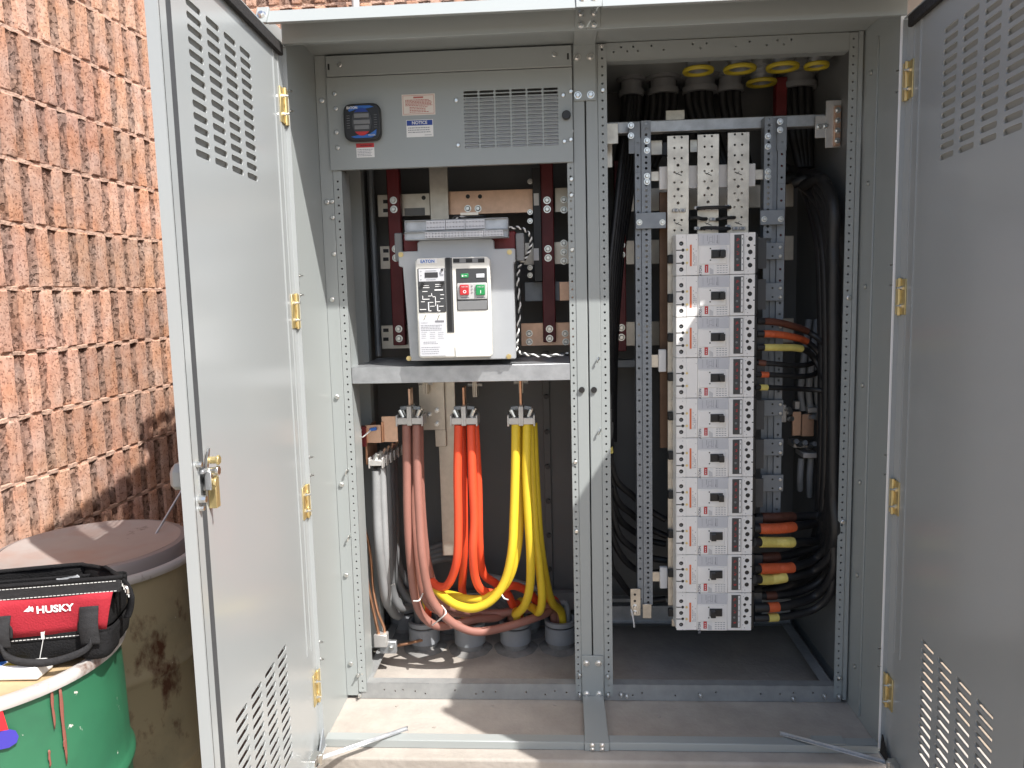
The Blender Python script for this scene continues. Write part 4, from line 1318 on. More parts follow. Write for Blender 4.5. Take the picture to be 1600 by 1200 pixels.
a, b = at(577, 672, 0.44), at(588, 670, 0.44)
MB().bar((a.x, 0.445, a.z), (b.x, 0.445, b.z), .012, .012).build("blue_connector", BLUEL, NL, bevel=.002)

# ---- conduit stubs in the floor
def conduit(label, px, py, Y, group="grey conduit stubs in the floor"):
    c = atz(px, py, 0.0)
    x = at(px, py, Y).x
    T = thing("conduit_stub", label, "conduit", (x, Y, 0), group)
    MB().lathe([(0.050, 0.0), (0.0565, 0.0), (0.0565, 0.036), (0.050, 0.036)], (x, Y, 0), 36).build("pipe", PVCD, T, angle=40)
    MB().lathe([(0.0575, 0.034), (0.0655, 0.034), (0.0660, 0.098), (0.0615, 0.100), (0.0615, 0.106), (0.066, 0.108), (0.0665, 0.126), (0.060, 0.127), (0.054, 0.127), (0.053, 0.036)], (x, Y, 0), 40).build("coupling", PVC, T, angle=40)
    MB().lathe([(0.0622, 0.1), (0.0622, 0.1065)], (x, Y, 0), 36).build("groove", DARKP, T)
    MB().lathe([(0.0, 0.02), (0.052, 0.02)], (x, Y, 0), 24).build("bore", BLACK, T)
    MB().lathe([(0.058, 0.012), (0.075, 0.007), (0.092, 0.001)], (x, Y, 0), 28, wob=0.06).build("grout_ring", PVCD, T)
    return Vector((x, Y, 0.127))
q1 = conduit("front row grey conduit stub nearest the left post, dark grey cables going in", 664, 1012, 0.74)
q2 = conduit("front row grey conduit stub under the lowest bend of the brown cables", 735, 1014, 0.73)
q3 = conduit("front row grey conduit stub taking brown and orange cables, third from the left", 806, 1012, 0.74)
q4 = conduit("rightmost grey conduit stub, open rim with a yellow cable going in", 876, 1006, 0.75)
r1 = conduit("back row grey conduit stub half hidden behind the leftmost front one", 634, 985, 0.90)
r2 = conduit("back row grey conduit stub in the gap between the left two front ones", 704, 984, 0.90)
r3 = conduit("back row grey conduit stub behind the third front one", 822, 982, 0.90)

def cable(name, label, pts, r, m, group=None, cat="cable", res=7, n=14):
    P = [Vector(p) for p in pts]
    T = MB().tube([p - P[-1] for p in P], r, n, res=res).build(name, m, None, angle=60)
    T.location = P[-1]
    return tag(T, label, cat, group)
CG = {"b": "brown power cables", "o": "orange power cables", "y": "yellow power cables", "g": "grey neutral cables", "d": "dark grey cables coiled on the floor"}
def P3(*q):
    return [at(a, b, c) for a, b, c in q]
def PC(*q):
    return [at(a, b, c - .085 * max(0, min(1, (965 - b) / 110))) for a, b, c in q]
rB, rY = 0.0165, 0.0168
# brown
cable("power_cable", "left brown cable of the front pair, tied to its neighbour low down", PC((635, 664, .56), (636, 730, .545), (637, 800, .53), (641, 870, .515), (649, 935, .50), (662, 964, .50), (685, 978, .52), (715, 974, .56), (745, 967, .60), (775, 965, .66)) + [Vector((q3.x - .02, .735, .16)), Vector((q3.x - .02, .74, .06))], rB, BROWNC, CG["b"])
cable("power_cable", "right brown cable of the front pair, sweeping lowest across the conduits", PC((651, 664, .56), (652, 730, .54), (655, 800, .515), (660, 870, .48), (670, 925, .45), (688, 955, .44), (712, 976, .45), (745, 987, .48), (785, 981, .54), (822, 970, .60), (850, 960, .67)) + [Vector((q4.x - .03, .735, .17)), Vector((q4.x - .025, .75, .06))], rB, BROWNC, CG["b"])
cable("power_cable", "brown cable in shade behind the front pair", PC((646, 664, .60), (645, 760, .60), (648, 850, .60), (658, 920, .61), (680, 952, .63), (715, 958, .66), (745, 957, .68)) + [Vector((q2.x + .02, .73, .17)), Vector((q2.x + .02, .735, .06))], rB, BROWNC, CG["b"])
cable("power_cable", "brown cable bending in shade to the rightmost conduit", PC((655, 664, .60), (658, 780, .61), (668, 880, .62), (690, 938, .63), (730, 955, .65), (780, 958, .68), (830, 950, .70), (855, 948, .72)) + [Vector((q4.x - .01, .74, .19)), Vector((q4.x, .755, .06))], rB, BROWNC, CG["b"])
# orange
cable("power_cable", "left orange cable of the front pair, hooking left at its foot", PC((716.5, 664, .56), (715, 740, .55), (716, 810, .54), (715, 865, .53), (709, 895, .53), (698, 915, .54), (684, 916, .57), (672, 907, .62), (660, 915, .70)) + [Vector((q1.x + .02, .74, .20)), Vector((q1.x + .01, .745, .06))], rB, ORANGEC, CG["o"])
cable("power_cable", "right orange cable of the front pair, hooking right at its foot", PC((736, 664, .56), (738, 740, .545), (741, 810, .54), (739, 860, .53), (742, 900, .53), (753, 922, .54), (775, 926, .58), (800, 915, .64), (826, 925, .70), (845, 945, .73)) + [Vector((q4.x - .02, .76, .2)), Vector((q4.x - .01, .76, .06))], rB, ORANGEC, CG["o"])
cable("power_cable", "orange cable behind the left front one", PC((722, 664, .60), (724, 760, .60), (725, 840, .61), (724, 890, .63), (722, 920, .66), (728, 945, .70)) + [Vector((q2.x, .735, .18)), Vector((q2.x, .74, .06))], rB, ORANGEC, CG["o"])
cable("power_cable", "orange cable behind the right front one, turning towards the third conduit", PC((742, 664, .60), (747, 760, .60), (749, 850, .61), (755, 895, .63), (775, 912, .65), (793, 928, .68), (803, 948, .71)) + [Vector((q3.x + .015, .74, .19)), Vector((q3.x + .015, .745, .06))], rB, ORANGEC, CG["o"])
# yellow
cable("power_cable", "left yellow cable sweeping left in a wide loop above the conduits", PC((806, 661, .56), (805, 740, .545), (803, 810, .52), (800, 860, .50), (790, 905, .47), (770, 936, .45), (742, 950, .45), (715, 946, .48), (694, 933, .53), (676, 918, .60), (655, 922, .68)) + [Vector((q1.x, .74, .21)), Vector((q1.x - .005, .745, .06))], rY, YELLOWC, CG["y"])
cable("power_cable", "yellow cable just behind the left one, following its loop", PC((811, 661, .60), (812, 750, .59), (812, 820, .57), (805, 875, .55), (788, 915, .53), (760, 934, .53), (732, 936, .55), (706, 930, .60), (688, 928, .66)) + [Vector((q2.x - .03, .74, .21)), Vector((q2.x - .02, .74, .06))], rY, YELLOWC, CG["y"])
cable("power_cable", "front right yellow cable turning in to the third conduit", PC((823.5, 661, .56), (823, 740, .545), (826, 810, .53), (829, 870, .53), (828, 915, .54), (820, 945, .56), (806, 960, .61)) + [Vector((q3.x + .01, .725, .17)), Vector((q3.x + .005, .735, .06))], rY, YELLOWC, CG["y"])
cable("power_cable", "middle right yellow cable with a tight hook at its foot", PC((828, 661, .60), (831, 750, .595), (836, 830, .59), (843, 890, .58), (847, 935, .58), (842, 956, .61), (832, 950, .67), (822, 945, .73)) + [Vector((q3.x + .02, .76, .19)), Vector((q3.x + .02, .76, .06))], rY, YELLOWC, CG["y"])
cable("power_cable", "outermost yellow cable slanting into the rightmost conduit", PC((833, 661, .62), (837, 750, .62), (843, 840, .63), (852, 900, .65), (862, 940, .68)) + [Vector((q4.x + .005, .735, .16)), Vector((q4.x + .01, .745, .06))], rY, YELLOWC, CG["y"])
# light and dark grey neutrals
cable("power_cable", "pale grey cable dropping in sunlight from the slanted lugs", PC((588, 735, .53), (589, 790, .53), (592, 850, .53), (597, 900, .54), (602, 935, .56), (608, 948, .64), (620, 960, .74)) + [Vector((r1.x - .01, .88, .2)), Vector((r1.x - .01, .90, .06))], 0.0175, GREYC, CG["g"])
cable("power_cable", "second pale grey cable, partly behind the sunlit one", PC((596, 731, .57), (599, 800, .57), (602, 870, .57), (605, 925, .59), (611, 948, .66), (624, 962, .76)) + [Vector((r1.x + .015, .88, .2)), Vector((r1.x + .015, .90, .06))], 0.0165, GREYC, CG["g"])
for k, (x0, lab) in enumerate(((607, "dark grey cable sweeping round to the leftmost front conduit"), (613, "dark grey cable looping low behind the brown pair"), (618, "dark grey cable furthest back of the drop under the lugs"))):
    yy = .62 + .07 * k
    cable("power_cable", lab, PC((x0 - 3, 724 - 6 * k, yy), (x0, 800, yy), (x0 + 2, 870, yy), (x0 + 6 + 4 * k, 920 - 8 * k, yy), (x0 + 20 + 8 * k, 950 - 12 * k, yy)) + [Vector((q1.x - .03 + .02 * k, .72 + .02 * k, .20)), Vector((q1.x - .02 + .02 * k, .735, .06))], 0.0165, DGREYC, CG["g"])
for k in range(4):
    yb_ = .80 + .012 * k
    pts = PC((616 + 3 * k, 935 - 3 * k, .74), (630 + 3 * k, 905 - 4 * k, yb_), (660 + k, 884 - 7 * k, yb_ + .03), (695, 873 - 7.5 * k, yb_ + .05), (732 - 2 * k, 878 - 7 * k, yb_ + .05), (758 - 5 * k, 898 - 6 * k, yb_ + .03), (775 - 6 * k, 925, yb_ + .02)) + [Vector((q3.x - .01 * k, .80, .13))]
    cable("power_cable", ("outermost", "second", "third", "innermost")[3 - k] + " dark grey cable of the flat coil behind the orange cables", pts, 0.0155, DGREYC, CG["d"])
cable("power_cable", "grey cable at the back crossing to the rightmost conduit", PC((745, 898, .86), (785, 905, .86), (825, 915, .85), (852, 928, .82), (866, 945, .78)) + [Vector((q4.x + .025, .77, .18)), Vector((q4.x + .03, .765, .06))], 0.014, GREYC, CG["d"])
# cable ties
def tie(label, pts):
    o = MB().tube(P3(*pts), .0028, 6, res=5).build("cable_tie", WHITET, None)
    c = at(*pts[0]); me = o.data
    me.transform(Matrix.Translation(-c)); o.location = c
    tag(o, label, "cable tie")
tie("white cable tie on the left brown cable", ((646, 939, .43), (655, 938, .42), (661, 927, .45)))
tie("white cable tie across both brown cables", ((675, 977, .50), (688, 967, .415), (697, 957, .40), (690, 946, .46)))
tie("white cable tie on the sweeping yellow cables", ((784, 929, .42), (788, 935, .41), (794, 937, .43)))
tie("pale cable tie on the dark grey cables at the left", ((608, 916, .56), (616, 912, .545)))
# bare copper earth wires
eb = thing("earth_clamp", "small grey earth clamp holding bare copper wires at the foot of the left post", "clamp", at(594, 1005, .48))
x0, x1, z0, z1 = rect(585, 991, 605, 1010, .48)
MB().box(x0, x1, .47, .51, z0, z1).build("clamp_body", ALU, eb, bevel=0.002)
MB().box(x0 + .015, x1 + .03, .50, .52, z0 - .04, z0 + .01).build("clamp_foot", GALV, eb, bevel=0.002)
bolt(x1 + .01, .50, z0 - .015, parent=eb, s=.9)
cable("earth_wire", "front bare copper earth wire slanting to its clamp", P3((566, 818, .44), (567, 850, .45), (571, 890, .46), (578, 930, .47), (586, 965, .48), (592, 993, .485)), .0065, COPPER, "bare copper earth wires", "wire")
cable("earth_wire", "rear bare copper earth wire bowing to the right", P3((567, 818, .46), (575, 845, .49), (580, 880, .51), (583, 920, .51), (590, 955, .50), (600, 980, .50), (604, 1000, .51), (622, 1008, .60), (660, 1000, .68)), .0060, COPPER, "bare copper earth wires", "wire")

# ================================================================== THINGS IN THE RIGHT BAY
# ---- breaker rack: cross beams, perforated uprights, plated bus bars
RK = thing("breaker_rack", "perforated grey uprights, cross beam and drilled silver bus bars carrying the breaker column", "rack", (0.44, 0.46, 0.15))
def rp(mb, name, m, bevel=0.0012, **k):
    return mb.build(name, m, RK, bevel=bevel, **k)
RY = 0.42
x0, x1, z0, z1 = rect(957, 194, 1290, 206, .50)
rp(MB().box(0.085, 0.868, .50, .54, 2.055, 2.097), "cross_beam", GALV, .003, seg=2)
rp(MB().box(0.0775, at(957, 200, .47).x + .02, .47, .478, at(950, 225, .47).z, at(950, 193, .47).z), "beam_bracket", TINW)
x0, x1, z0, z1 = rect(1274, 183, 1292, 213, .48)
rp(MB().box(x0, x1 + .01, .48, .486, z0 - .005, z1 + .005).box(x1 - .005, x1 + .05, .478, .4835, z0 - .04, z1 + .055), "beam_bracket", ALU)
x0, x1, z0, z1 = rect(1303, 165, 1313, 228, .47)
rp(MB().box(x0, x1, .465, .477, z0, z1), "copper_pad", COPPERB)
for k in range(4):
    bolt((x0 + x1) / 2, .465, z0 + (z1 - z0) * (k + .5) / 4, parent=RK, s=.9)
for px, py in ((1280, 198), (1290, 197)):
    p_ = at(px, py, .48); bolt(p_.x, .48, p_.z, parent=RK, s=1.0)

def upright(xa, xb, zt, zb, Y, pitch, r, name="upright", split=0):
    mb = MB()
    n = int((zt - zb) / pitch)
    for k in range(n):
        a = zt - (k + 1) * pitch
        mb.holecell((0, Y, 0), (1, 0, 0), (0, 0, 1), (0, 1, 0), xa, xb, a, a + pitch - (0.0008 if split and k % split == split - 1 else 0), (xa + xb) / 2, a + pitch / 2, r, r, .003)
    mb.sheet((0, Y, 0), (1, 0, 0), (0, 0, 1), (0, 1, 0), xa, xb, zb, zt - n * pitch, .003)
    mb.box(xa, xa + .003, Y + .0035, Y + .05, zb, zt)
    return mb.build(name, GALVB, RK, angle=30)
UY = .455
ztl, zbl = at(1000, 215, UY).z, at(1005, 952, UY).z
xa, xb, xc = at(994, 560, UY).x, at(1003.5, 560, UY).x, at(1018, 560, UY).x
upright(xa, xb - .001, at(1000, 215, UY).z, zbl, UY, .040, .0045, split=4)
upright(xb + .0002, xc, at(1008, 189, UY).z, zbl + .02, UY - .006, .0193, .0048)
zt2 = at(1200, 183, UY).z
rp(MB().box(at(982, 190, UY).x, xb - .002, UY + .004, UY + .007, at(985, 240, UY).z, at(985, 190, UY).z), "splice_plate", GALVB)
for px, py in ((986, 196), (986, 212), (1011, 220), (1011, 235), (1011, 275), (1011, 284), (1001, 347)):
    p_ = at(px, py, UY - .008); bolt(p_.x, UY - .006, p_.z, parent=RK, s=.95)
ya, yb_, yc, yd = at(1193, 300, UY).x, at(1206, 300, UY).x, at(1215, 300, UY).x, at(1227, 300, UY).x
zr = at(1205, 828, UY).z
upright(ya, yb_, zt2, at(1200, 372, UY).z, UY - .006, .0193, .0048)
upright(yc, yd, at(1220, 195, UY).z, zr, UY, .040, .0045, split=3)
rp(MB().box(yb_ + .001, yc - .0005, UY + .012, UY + .015, zr, zt2), "web", GALVB, 0)
rp(MB().box(yc - .004, yd + .004, UY + .004, UY + .008, at(1220, 235, UY).z, at(1220, 183, UY).z), "splice_plate", GALVB)
for px, py in ((1200, 213), (1200, 229), (1200, 268), (1200, 276), (1219, 190), (1219, 203)):
    p_ = at(px, py, UY - .008); bolt(p_.x, UY - .006, p_.z, parent=RK, s=.95)
for a, b_, yt, yb2 in ((993, 1041, 332, 357), (1188, 1226, 328, 351)):
    q0, q1, q2, q3 = rect(a, yt, b_, yb2, UY - .02)
    rp(MB().box(q0, q1, UY - .02, UY - .012, q2, q3), "end_bracket", GALVB)
    for px in (a + 6, b_ - 6):
        p_ = at(px, (yt + yb2) / 2 + 3, UY - .02); bolt(p_.x, UY - .02, p_.z, parent=RK, s=.9)
# breaker mounting tabs on the right upright
for k, (yt, yb2) in enumerate(((379, 405), (442, 470), (505, 528), (625, 650), (686, 712), (742, 768))):
    q0, q1, q2, q3 = rect(1190, yt, 1224, yb2, UY - .012)
    rp(MB().box(q0, q1, UY - .012, UY - .004, q2, q3), "mounting_tab", GALVB)
    for px, dy in ((1207, -6), (1207, 8)):
        p_ = at(px, (yt + yb2) / 2 + dy, UY - .012)
        MB().cyl((p_.x, UY - .0125, p_.z), (p_.x, UY - .008, p_.z), .0038, 8).build("tab_hole", BLACK, RK)
    for dy in (-6, 8):
        p_ = at(1219, (yt + yb2) / 2 + dy, UY - .012); bolt(p_.x, UY - .012, p_.z, parent=RK, me=BOLTS, s=.8)
q0, q1, q2, q3 = rect(1190, 372, 1213, 828, UY + .02)
rp(MB().box(q0, q1, UY + .02, UY + .024, zr, q3), "back_strip", GALVB, 0)
# bus bars with real drillings
BX = []
for px0, px1, yt, yb2 in ((1043, 1076, 212, 946), (1090, 1123, 210, 400), (1137, 1170, 207, 400)):
    q0, q1, q2, q3 = rect(px0, yt, px1, 365, RY)
    zb_ = at(1050, yb2, RY).z
    BX.append((q0, q1))
    xm_, wd = (q0 + q1) / 2, (q1 - q0)
    rows = []
    z = q3 - .012
    k = 0
    mb = MB()
    pit = .031
    zz = q3
    pattern = "2..2..2.1.2..2.1.2.1.2..2..2..2..2"
    cell = .0118
    i = 0
    while zz - cell > max(zb_, q2 - .03):
        ch = pattern[i] if i < len(pattern) else '.'
        if ch == '2':
            for s in (-1, 1):
                a_, b_ = (q0, xm_) if s < 0 else (xm_, q1)
                mb.holecell((0, RY, 0), (1, 0, 0), (0, 0, 1), (0, 1, 0), a_, b_, zz - cell, zz, xm_ + s * .0125, zz - cell / 2, .0042, .0042, .006)
        elif ch == '1':
            mb.holecell((0, RY, 0), (1, 0, 0), (0, 0, 1), (0, 1, 0), q0, q1, zz - cell, zz, xm_, zz - cell / 2, .0056, .0056, .006)
        else:
            mb.sheet((0, RY, 0), (1, 0, 0), (0, 0, 1), (0, 1, 0), q0, q1, zz - cell, zz, .006)
        zz -= cell
        i += 1
    mb.sheet((0, RY, 0), (1, 0, 0), (0, 0, 1), (0, 1, 0), q0, q1, zb_, zz, .006)
    mb.box(q0, q0 + .001, RY + .0062, RY + .007, zb_, q3)
    rp(mb, "bus_bar", TINW, 0, angle=30)
    mb = MB()
    for py in ((272, 350) if px0 < 1100 else (271, 349)):
        p_ = at((px0 + px1) / 2, py, RY - .001)
        mb.bar((p_.x - .012, RY - .0008, p_.z + .005), (p_.x + .012, RY - .0008, p_.z - .005), .0025, .0012, up=(0, 1, 0))
        mb.bar((p_.x - .006, RY - .0008, p_.z - .001), (p_.x + .004, RY - .0008, p_.z + .006), .0018, .0012, up=(0, 1, 0))
    rp(mb, "pen_mark", BLACK, 0)
for dz, ext in ((0, 0),):
    pass
# dark bars of the deeper phases seen along the left of the breakers
q0, q1, q2, q3 = rect(1035, 300, 1042, 700, .50)
rp(MB().box(q0 - .01, q1 + .008, .50, .508, q2, q3), "rear_bar", mat("tarnished_copper", (0.2, 0.12, 0.075), 0.5, metal=.5, noise=.3, nscale=12))
# white insulating blocks
for a, b_, yt, yb2 in ((1030, 1180, 258, 294), (1029, 1041, 546, 581), (1031, 1043, 886, 919)):
    q0, q1, q2, q3 = rect(a, yt, b_, yb2, .46)
    rp(MB().box(q0, q1, .455, .475, q2, q3), "white_insulator", WHITEP, .002)
for a, b_, yt, yb2 in ((1017, 1031, 268, 283), (1178, 1192, 265, 281), (1017, 1031, 554, 574), (1017, 1031, 893, 908)):
    q0, q1, q2, q3 = rect(a, yt, b_, yb2, .47)
    rp(MB().box(q0, q1, .466, .474, q2, q3), "insulator_arm", TINW)
# black stab insulators beside the breakers
for k in range(10):
    zc = at(1050, 404 + 61.5 * k, .40).z
    a_ = BX[0][0]
    rp(MB().box(a_ - .002, a_ + .036, RY - .018, RY - .0005, zc - .017, zc + .014), "stab_insulator", BLACK, .003)
    for dz in (-.045, .042):
        rp(MB().box(a_ + .012, a_ + .030, RY - .006, RY - .0006, zc + dz - .014, zc + dz + .014), "stab_finger", TIN, .001)
# bolted feet at the bottom of the left upright
q0, q1, q2, q3 = rect(985, 920, 1001, 962, UY - .015)
rp(MB().box(q0, q1, UY - .016, UY - .010, q2, q3), "foot_plate", TINW)
q4, q5, q6, q7 = rect(1004, 944, 1018, 966, UY - .015)
rp(MB().box(q4, q5, UY - .016, UY - .010, q6, q7), "foot_plate", TINW)
for py in (929, 939):
    p_ = at(992, py, UY - .016); MB().cyl((p_.x, UY - .0166, p_.z), (p_.x, UY - .012, p_.z), .005, 8).build("plate_hole", BLACK, RK)
for py in (948, 957):
    p_ = at(992, py, UY - .016); bolt(p_.x, UY - .016, p_.z, parent=RK, s=.95)
rp(MB().tube(P3((986, 952, .43), (989, 965, .42), (991, 980, .42)), .003, 6), "tie_tail", WHITET, 0)

# jumper leads across the bus bars
jg = "black jumper leads across the silver bus bars"
def jumper(label, a, b, ends):
    T = thing("jumper_lead", label, "jumper lead", at(*a, RY - .03), jg)
    m_ = ((a[0] + b[0]) / 2, (a[1] + b[1]) / 2 - 1)
    MB().tube(P3((*a, RY - .012), (a[0] + 6, a[1] - 1, RY - .024), (*m_, RY - .03), (b[0] - 6, b[1], RY - .024), (*b, RY - .012)), .0062, 8).build("lead", BLACKC, T)
    for (px, py) in ends:
        p_ = at(px, py, RY)
        MB().box(p_.x - .011, p_.x + .011, RY - .010, RY - .001, p_.z - .006, p_.z + .006).build("crimp_lug", ALU, T, bevel=.002)
        MB().cyl((p_.x, RY - .010, p_.z), (p_.x, RY - .016, p_.z), .005, 6).build("lug_screw", GALVB, T)
jumper("topmost black jumper lead, from middle to right bar", (1090, 326), (1141, 324), ((1055, 329), (1066, 329), (1089, 325), (1136, 323)))
jumper("middle black jumper lead with its ends on all three bars", (1079, 341), (1104, 342), ((1100, 343),))
jumper("second black jumper lead on the middle level, at the right bar", (1120, 343), (1148, 340), ((1113, 343),))
jumper("lowest black jumper lead, touching the top breaker", (1096, 357), (1140, 357), ((1089, 357), (1137, 354), (1149, 357), (1159, 357)))

# ---- moulded case breakers
BKY = 0.322
BW = at(1176.5, 670, BKY).x - at(1056.5, 670, BKY).x
BH2 = (at(1120, 364, BKY).z - at(1120, 985, BKY).z) / 10 - 0.0009
K = BW / 925.0
def breaker_proto():
    T = thing("moulded_breaker", "x", "circuit breaker", (0, 0, 0), "white moulded circuit breakers in the column")
    def X(zx): return (zx - 130) * K
    def Z(zy): return BH2 - (zy - 95) * (BH2 / 490.0)
    # terminal covers left and right with screw wells, black plugs standing in for their inner shade
    def wells(xa, xb, wl, name, n=16):
        mb = MB()
        zs = sorted([(c[1], c) for c in wl])
        cuts = [0] + [(zs[i][0] + zs[i + 1][0]) / 2 for i in range(len(zs) - 1)] + [BH2 - .0006]
        for i, (zc, (xc, z_, r)) in enumerate(zs):
            mb.holecell((0, 0, 0), (1, 0, 0), (0, 0, 1), (0, 1, 0), xa, xb, cuts[i] + (.0006 if i == 0 else 0), cuts[i + 1], xc, zc, r, r, .016, n=n)
        mb.box(xa, xb, .0165, .09, .0006, BH2 - .0006)
        for (xc, zc, r) in wl:
            sub(MB().cyl((xc, .0025, zc), (xc, .0155, zc), r - .0002, 14).build("dark_well_plug", BLACK, None), T)  # solid black plug paints the shade of the bore
        return sub(mb.build(name, WHITEP, None, angle=30, bevel=0), T)
    L = [(X(188), Z(205), .0076), (X(207), Z(283), .0056), (X(188), Z(360), .0076), (X(207), Z(437), .0056), (X(188), Z(512), .0076)]
    Rr = [(X(998), Z(172), .0080), (X(975), Z(250), .0058), (X(998), Z(327), .0080), (X(974), Z(404), .0058), (X(997), Z(482), .0080)]
    wells(X(130), X(245), L, "left_terminal_cover")
    wells(X(935), X(1055), Rr, "right_terminal_cover")
    def bx(zx0, zx1, zy0, zy1, y0, y1, name, m, bevel=0.0):
        return sub(MB().box(X(zx0), X(zx1), y0, y1, Z(zy1), Z(zy0)).build(name, m, None, bevel=bevel), T)
    bx(245.5, 384, 97, 583, -.0005, .09, "arc_cover", WHITEP, .0012)
    bx(386, 757, 96, 584, -.0035, .09, "handle_cover", WHITEP, .0015)
    bx(758, 934.5, 97, 583, -.0015, .09, "trip_cover", WHITEP, .0012)
    bx(1056, 1100, 100, 580, .012, .085, "terminal_shield", BLACK, .002)
    mb = MB()
    for (xc, zc, r) in L[1::2]:
        mb.box(X(130) - .001, xc - r - .001, -.0006, .002, zc - .0016, zc + .0016)
    for (xc, zc, r) in Rr[1::2]:
        mb.box(xc + r + .012, X(1056) + .001, -.0006, .002, zc - .0016, zc + .0016)
    sub(mb.build("vent_notch", BLACK, None), T)
    sub(MB().box(X(1075), X(1225), .045, .052, .018, BH2 - .018).build("load_terminal", DARKP, None), T)
    for zy in (280, 435):
        sub(MB().cyl((X(254), -.0005, Z(zy)), (X(254), -.003, Z(zy)), .0042, 10).build("cover_screw", BRASSZ, None), T)
    for zy in (205, 360, 512):
        sub(MB().cyl((X(186), .0024, Z(zy) - .001), (X(186), .0016, Z(zy) - .001), .0022, 8).build("terminal_screw", GALVB, None), T)
    ob = bx(288, 311, 222, 476, -.0014, 0, "orange_label", ORANGEP)
    mb = MB()
    for k in range(3):
        xx = X(330 + 16 * k)
        for q in range(9):
            if random.random() < .85:
                z0_ = Z(470) + (Z(260) - Z(470)) * q / 9
                mb.box(xx - .0008, xx + .0008, -.0010, 0, z0_, z0_ + (Z(260) - Z(470)) / 9 * .7)
    sub(mb.build("vertical_print", INKP, None), T)
    bx(388, 750, 102, 238, -.0043, -.003, "wiring_label", PALEL)
    mb = MB()
    for (a, b, c, d) in ((440, 443, 120, 220), (490, 495, 120, 185), (515, 550, 140, 143), (515, 518, 140, 215), (550, 553, 120, 215), (570, 573, 118, 215), (605, 612, 118, 215), (625, 628, 118, 215), (520, 548, 190, 193), (553, 570, 200, 203), (500, 505, 195, 218), (606, 630, 212, 216), (600, 604, 180, 214)):
        mb.box(X(a), X(b), -.0047, -.004, Z(d), Z(c))
    sub(mb.build("wiring_print", INKP, None), T)
    bx(402, 716, 250, 458, -.0062, -.0034, "toggle_surround", WHITEP, .0012)
    bx(535, 693, 290, 391, -.0068, -.006, "toggle_slot", DARKP)
    for zy in (275, 411):
        sub(MB().cyl((X(526), -.0062, Z(zy)), (X(526), -.0068, Z(zy)), .0026, 10).build("surround_screw", DARKP, None), T)
    tg = sub(MB().box(X(541), X(687), -.013, -.0065, Z(386), Z(296)).box(X(628), X(690), -.031, -.0135, Z(382), Z(300)).build("toggle", BLACK, None, bevel=.0018, seg=2), T)
    bx(463, 503, 463, 556, -.0046, -.003, "red_label", RED)
    mb = MB()
    for q in range(3):
        mb.box(X(478), X(488), -.005, -.004, Z(545 - 24 * q), Z(545 - 24 * q) + .004)
    sub(mb.build("red_label_print", INKW, None), T)
    bx(505, 572, 463, 580, -.0042, -.003, "small_label", PAPER)
    mb = MB()
    for k in range(4):
        for q in range(4):
            a = 604 + 34 * k
            mb.box(X(a), X(a + 24), -.0041, -.003, Z(482 + 27 * q), Z(475 + 27 * q))
    for q in range(5):
        mb.box(X(522 + 9 * q), X(525 + 9 * q), -.0047, -.004, Z(575), Z(500 + 6 * q))
    sub(mb.build("rating_print", INKP, None), T)
    t_ = text("EATON", .0125, INK, None, (X(413), -.0039, Z(545)), rot=(math.pi / 2, -math.pi / 2, 0), bold=.0004)
    sub(t_, T)
    bx(806, 921, 118, 549, -.0030, -.001, "trip_unit_rim", MIDG, .001)
    bx(810, 917, 122, 545, -.0036, -.0028, "trip_unit_panel", DARKP)
    bx(890, 913, 128, 540, -.0042, -.003, "white_scale", PAPER)
    rnd = random.Random(3)
    mb = MB()
    for zy in (180, 255, 335, 484):
        for q in range(6):
            a, b = rnd.uniform(828, 852), rnd.uniform(-20, 16)
            mb.box(X(a), X(a + 16), -.0040, -.003, Z(zy + b + 5), Z(zy + b))
    mb2 = MB().cyl((X(843), -.0036, Z(410)), (X(843), -.0048, Z(410)), .004, 10)
    sub(mb.build("red_digits", RED, None), T)
    sub(mb2.build("selector", MIDG, None), T)
    mb = MB()
    for q in range(5):
        mb.box(X(897), X(905), -.0045, -.004, Z(180 + 75 * q), Z(160 + 75 * q))
    for zx, zy in ((365, 165), (362, 537), (955, 143), (950, 513), (973, 552), (975, 103), (205, 130), (208, 578)):
        mb.cyl((X(zx), -.0001, Z(zy)), (X(zx), -.0009, Z(zy)), .0013, 6)
    sub(mb.build("fine_marks", INK, None), T)["kind"] = "stuff"
    return T, ob, tg

proto, OB, TG = breaker_proto()
BK_LABELS = [
    "white moulded breaker at the very top of the column, under the bar jumpers",
    "white moulded breaker second from the top, its corner just in the sun patch",
    "white moulded breaker with a sun patch on its corner and long tapes at its right",
    "white moulded breaker without an orange label, short coloured tape bands at its right",
    "white moulded breaker directly below the one that lacks an orange label",
    "white moulded breaker level with the copper lug block at the right",
    "white moulded breaker just above the upper set of long wrapped tapes",
    "white moulded breaker with its toggle left, level with the upper set of wrapped tapes",
    "white moulded breaker last but one, level with the lower set of long wrapped tapes",
    "white moulded breaker hanging lowest in the column, short tape bands at its right"]
tops = [364, 428, 494, 557, 620, 682, 745, 806, 866, 927]
copies = []
for i in range(10):
    o = proto if i == 0 else copy_tree(proto)
    copies.append(o)
xL = at(1057, 670, BKY).x
ztop, zbot = at(1120, 364, BKY).z, at(1120, 985, BKY).z
for i, o in enumerate(copies):
    o["label"] = BK_LABELS[i]
    o.location = (xL, BKY, ztop + (zbot - ztop) * (i + 1) / 10 + .0004)
    for ch in list(o.children):
        n = ch.name.split(".")[0]
        if i == 3 and n in ("orange_label", "vertical_print"):
            bpy.data.objects.remove(ch)
        elif i >= 7 and n == "toggle":
            ch.scale.x = -1
            ch.location.x = 2 * ((614 - 130) * K)

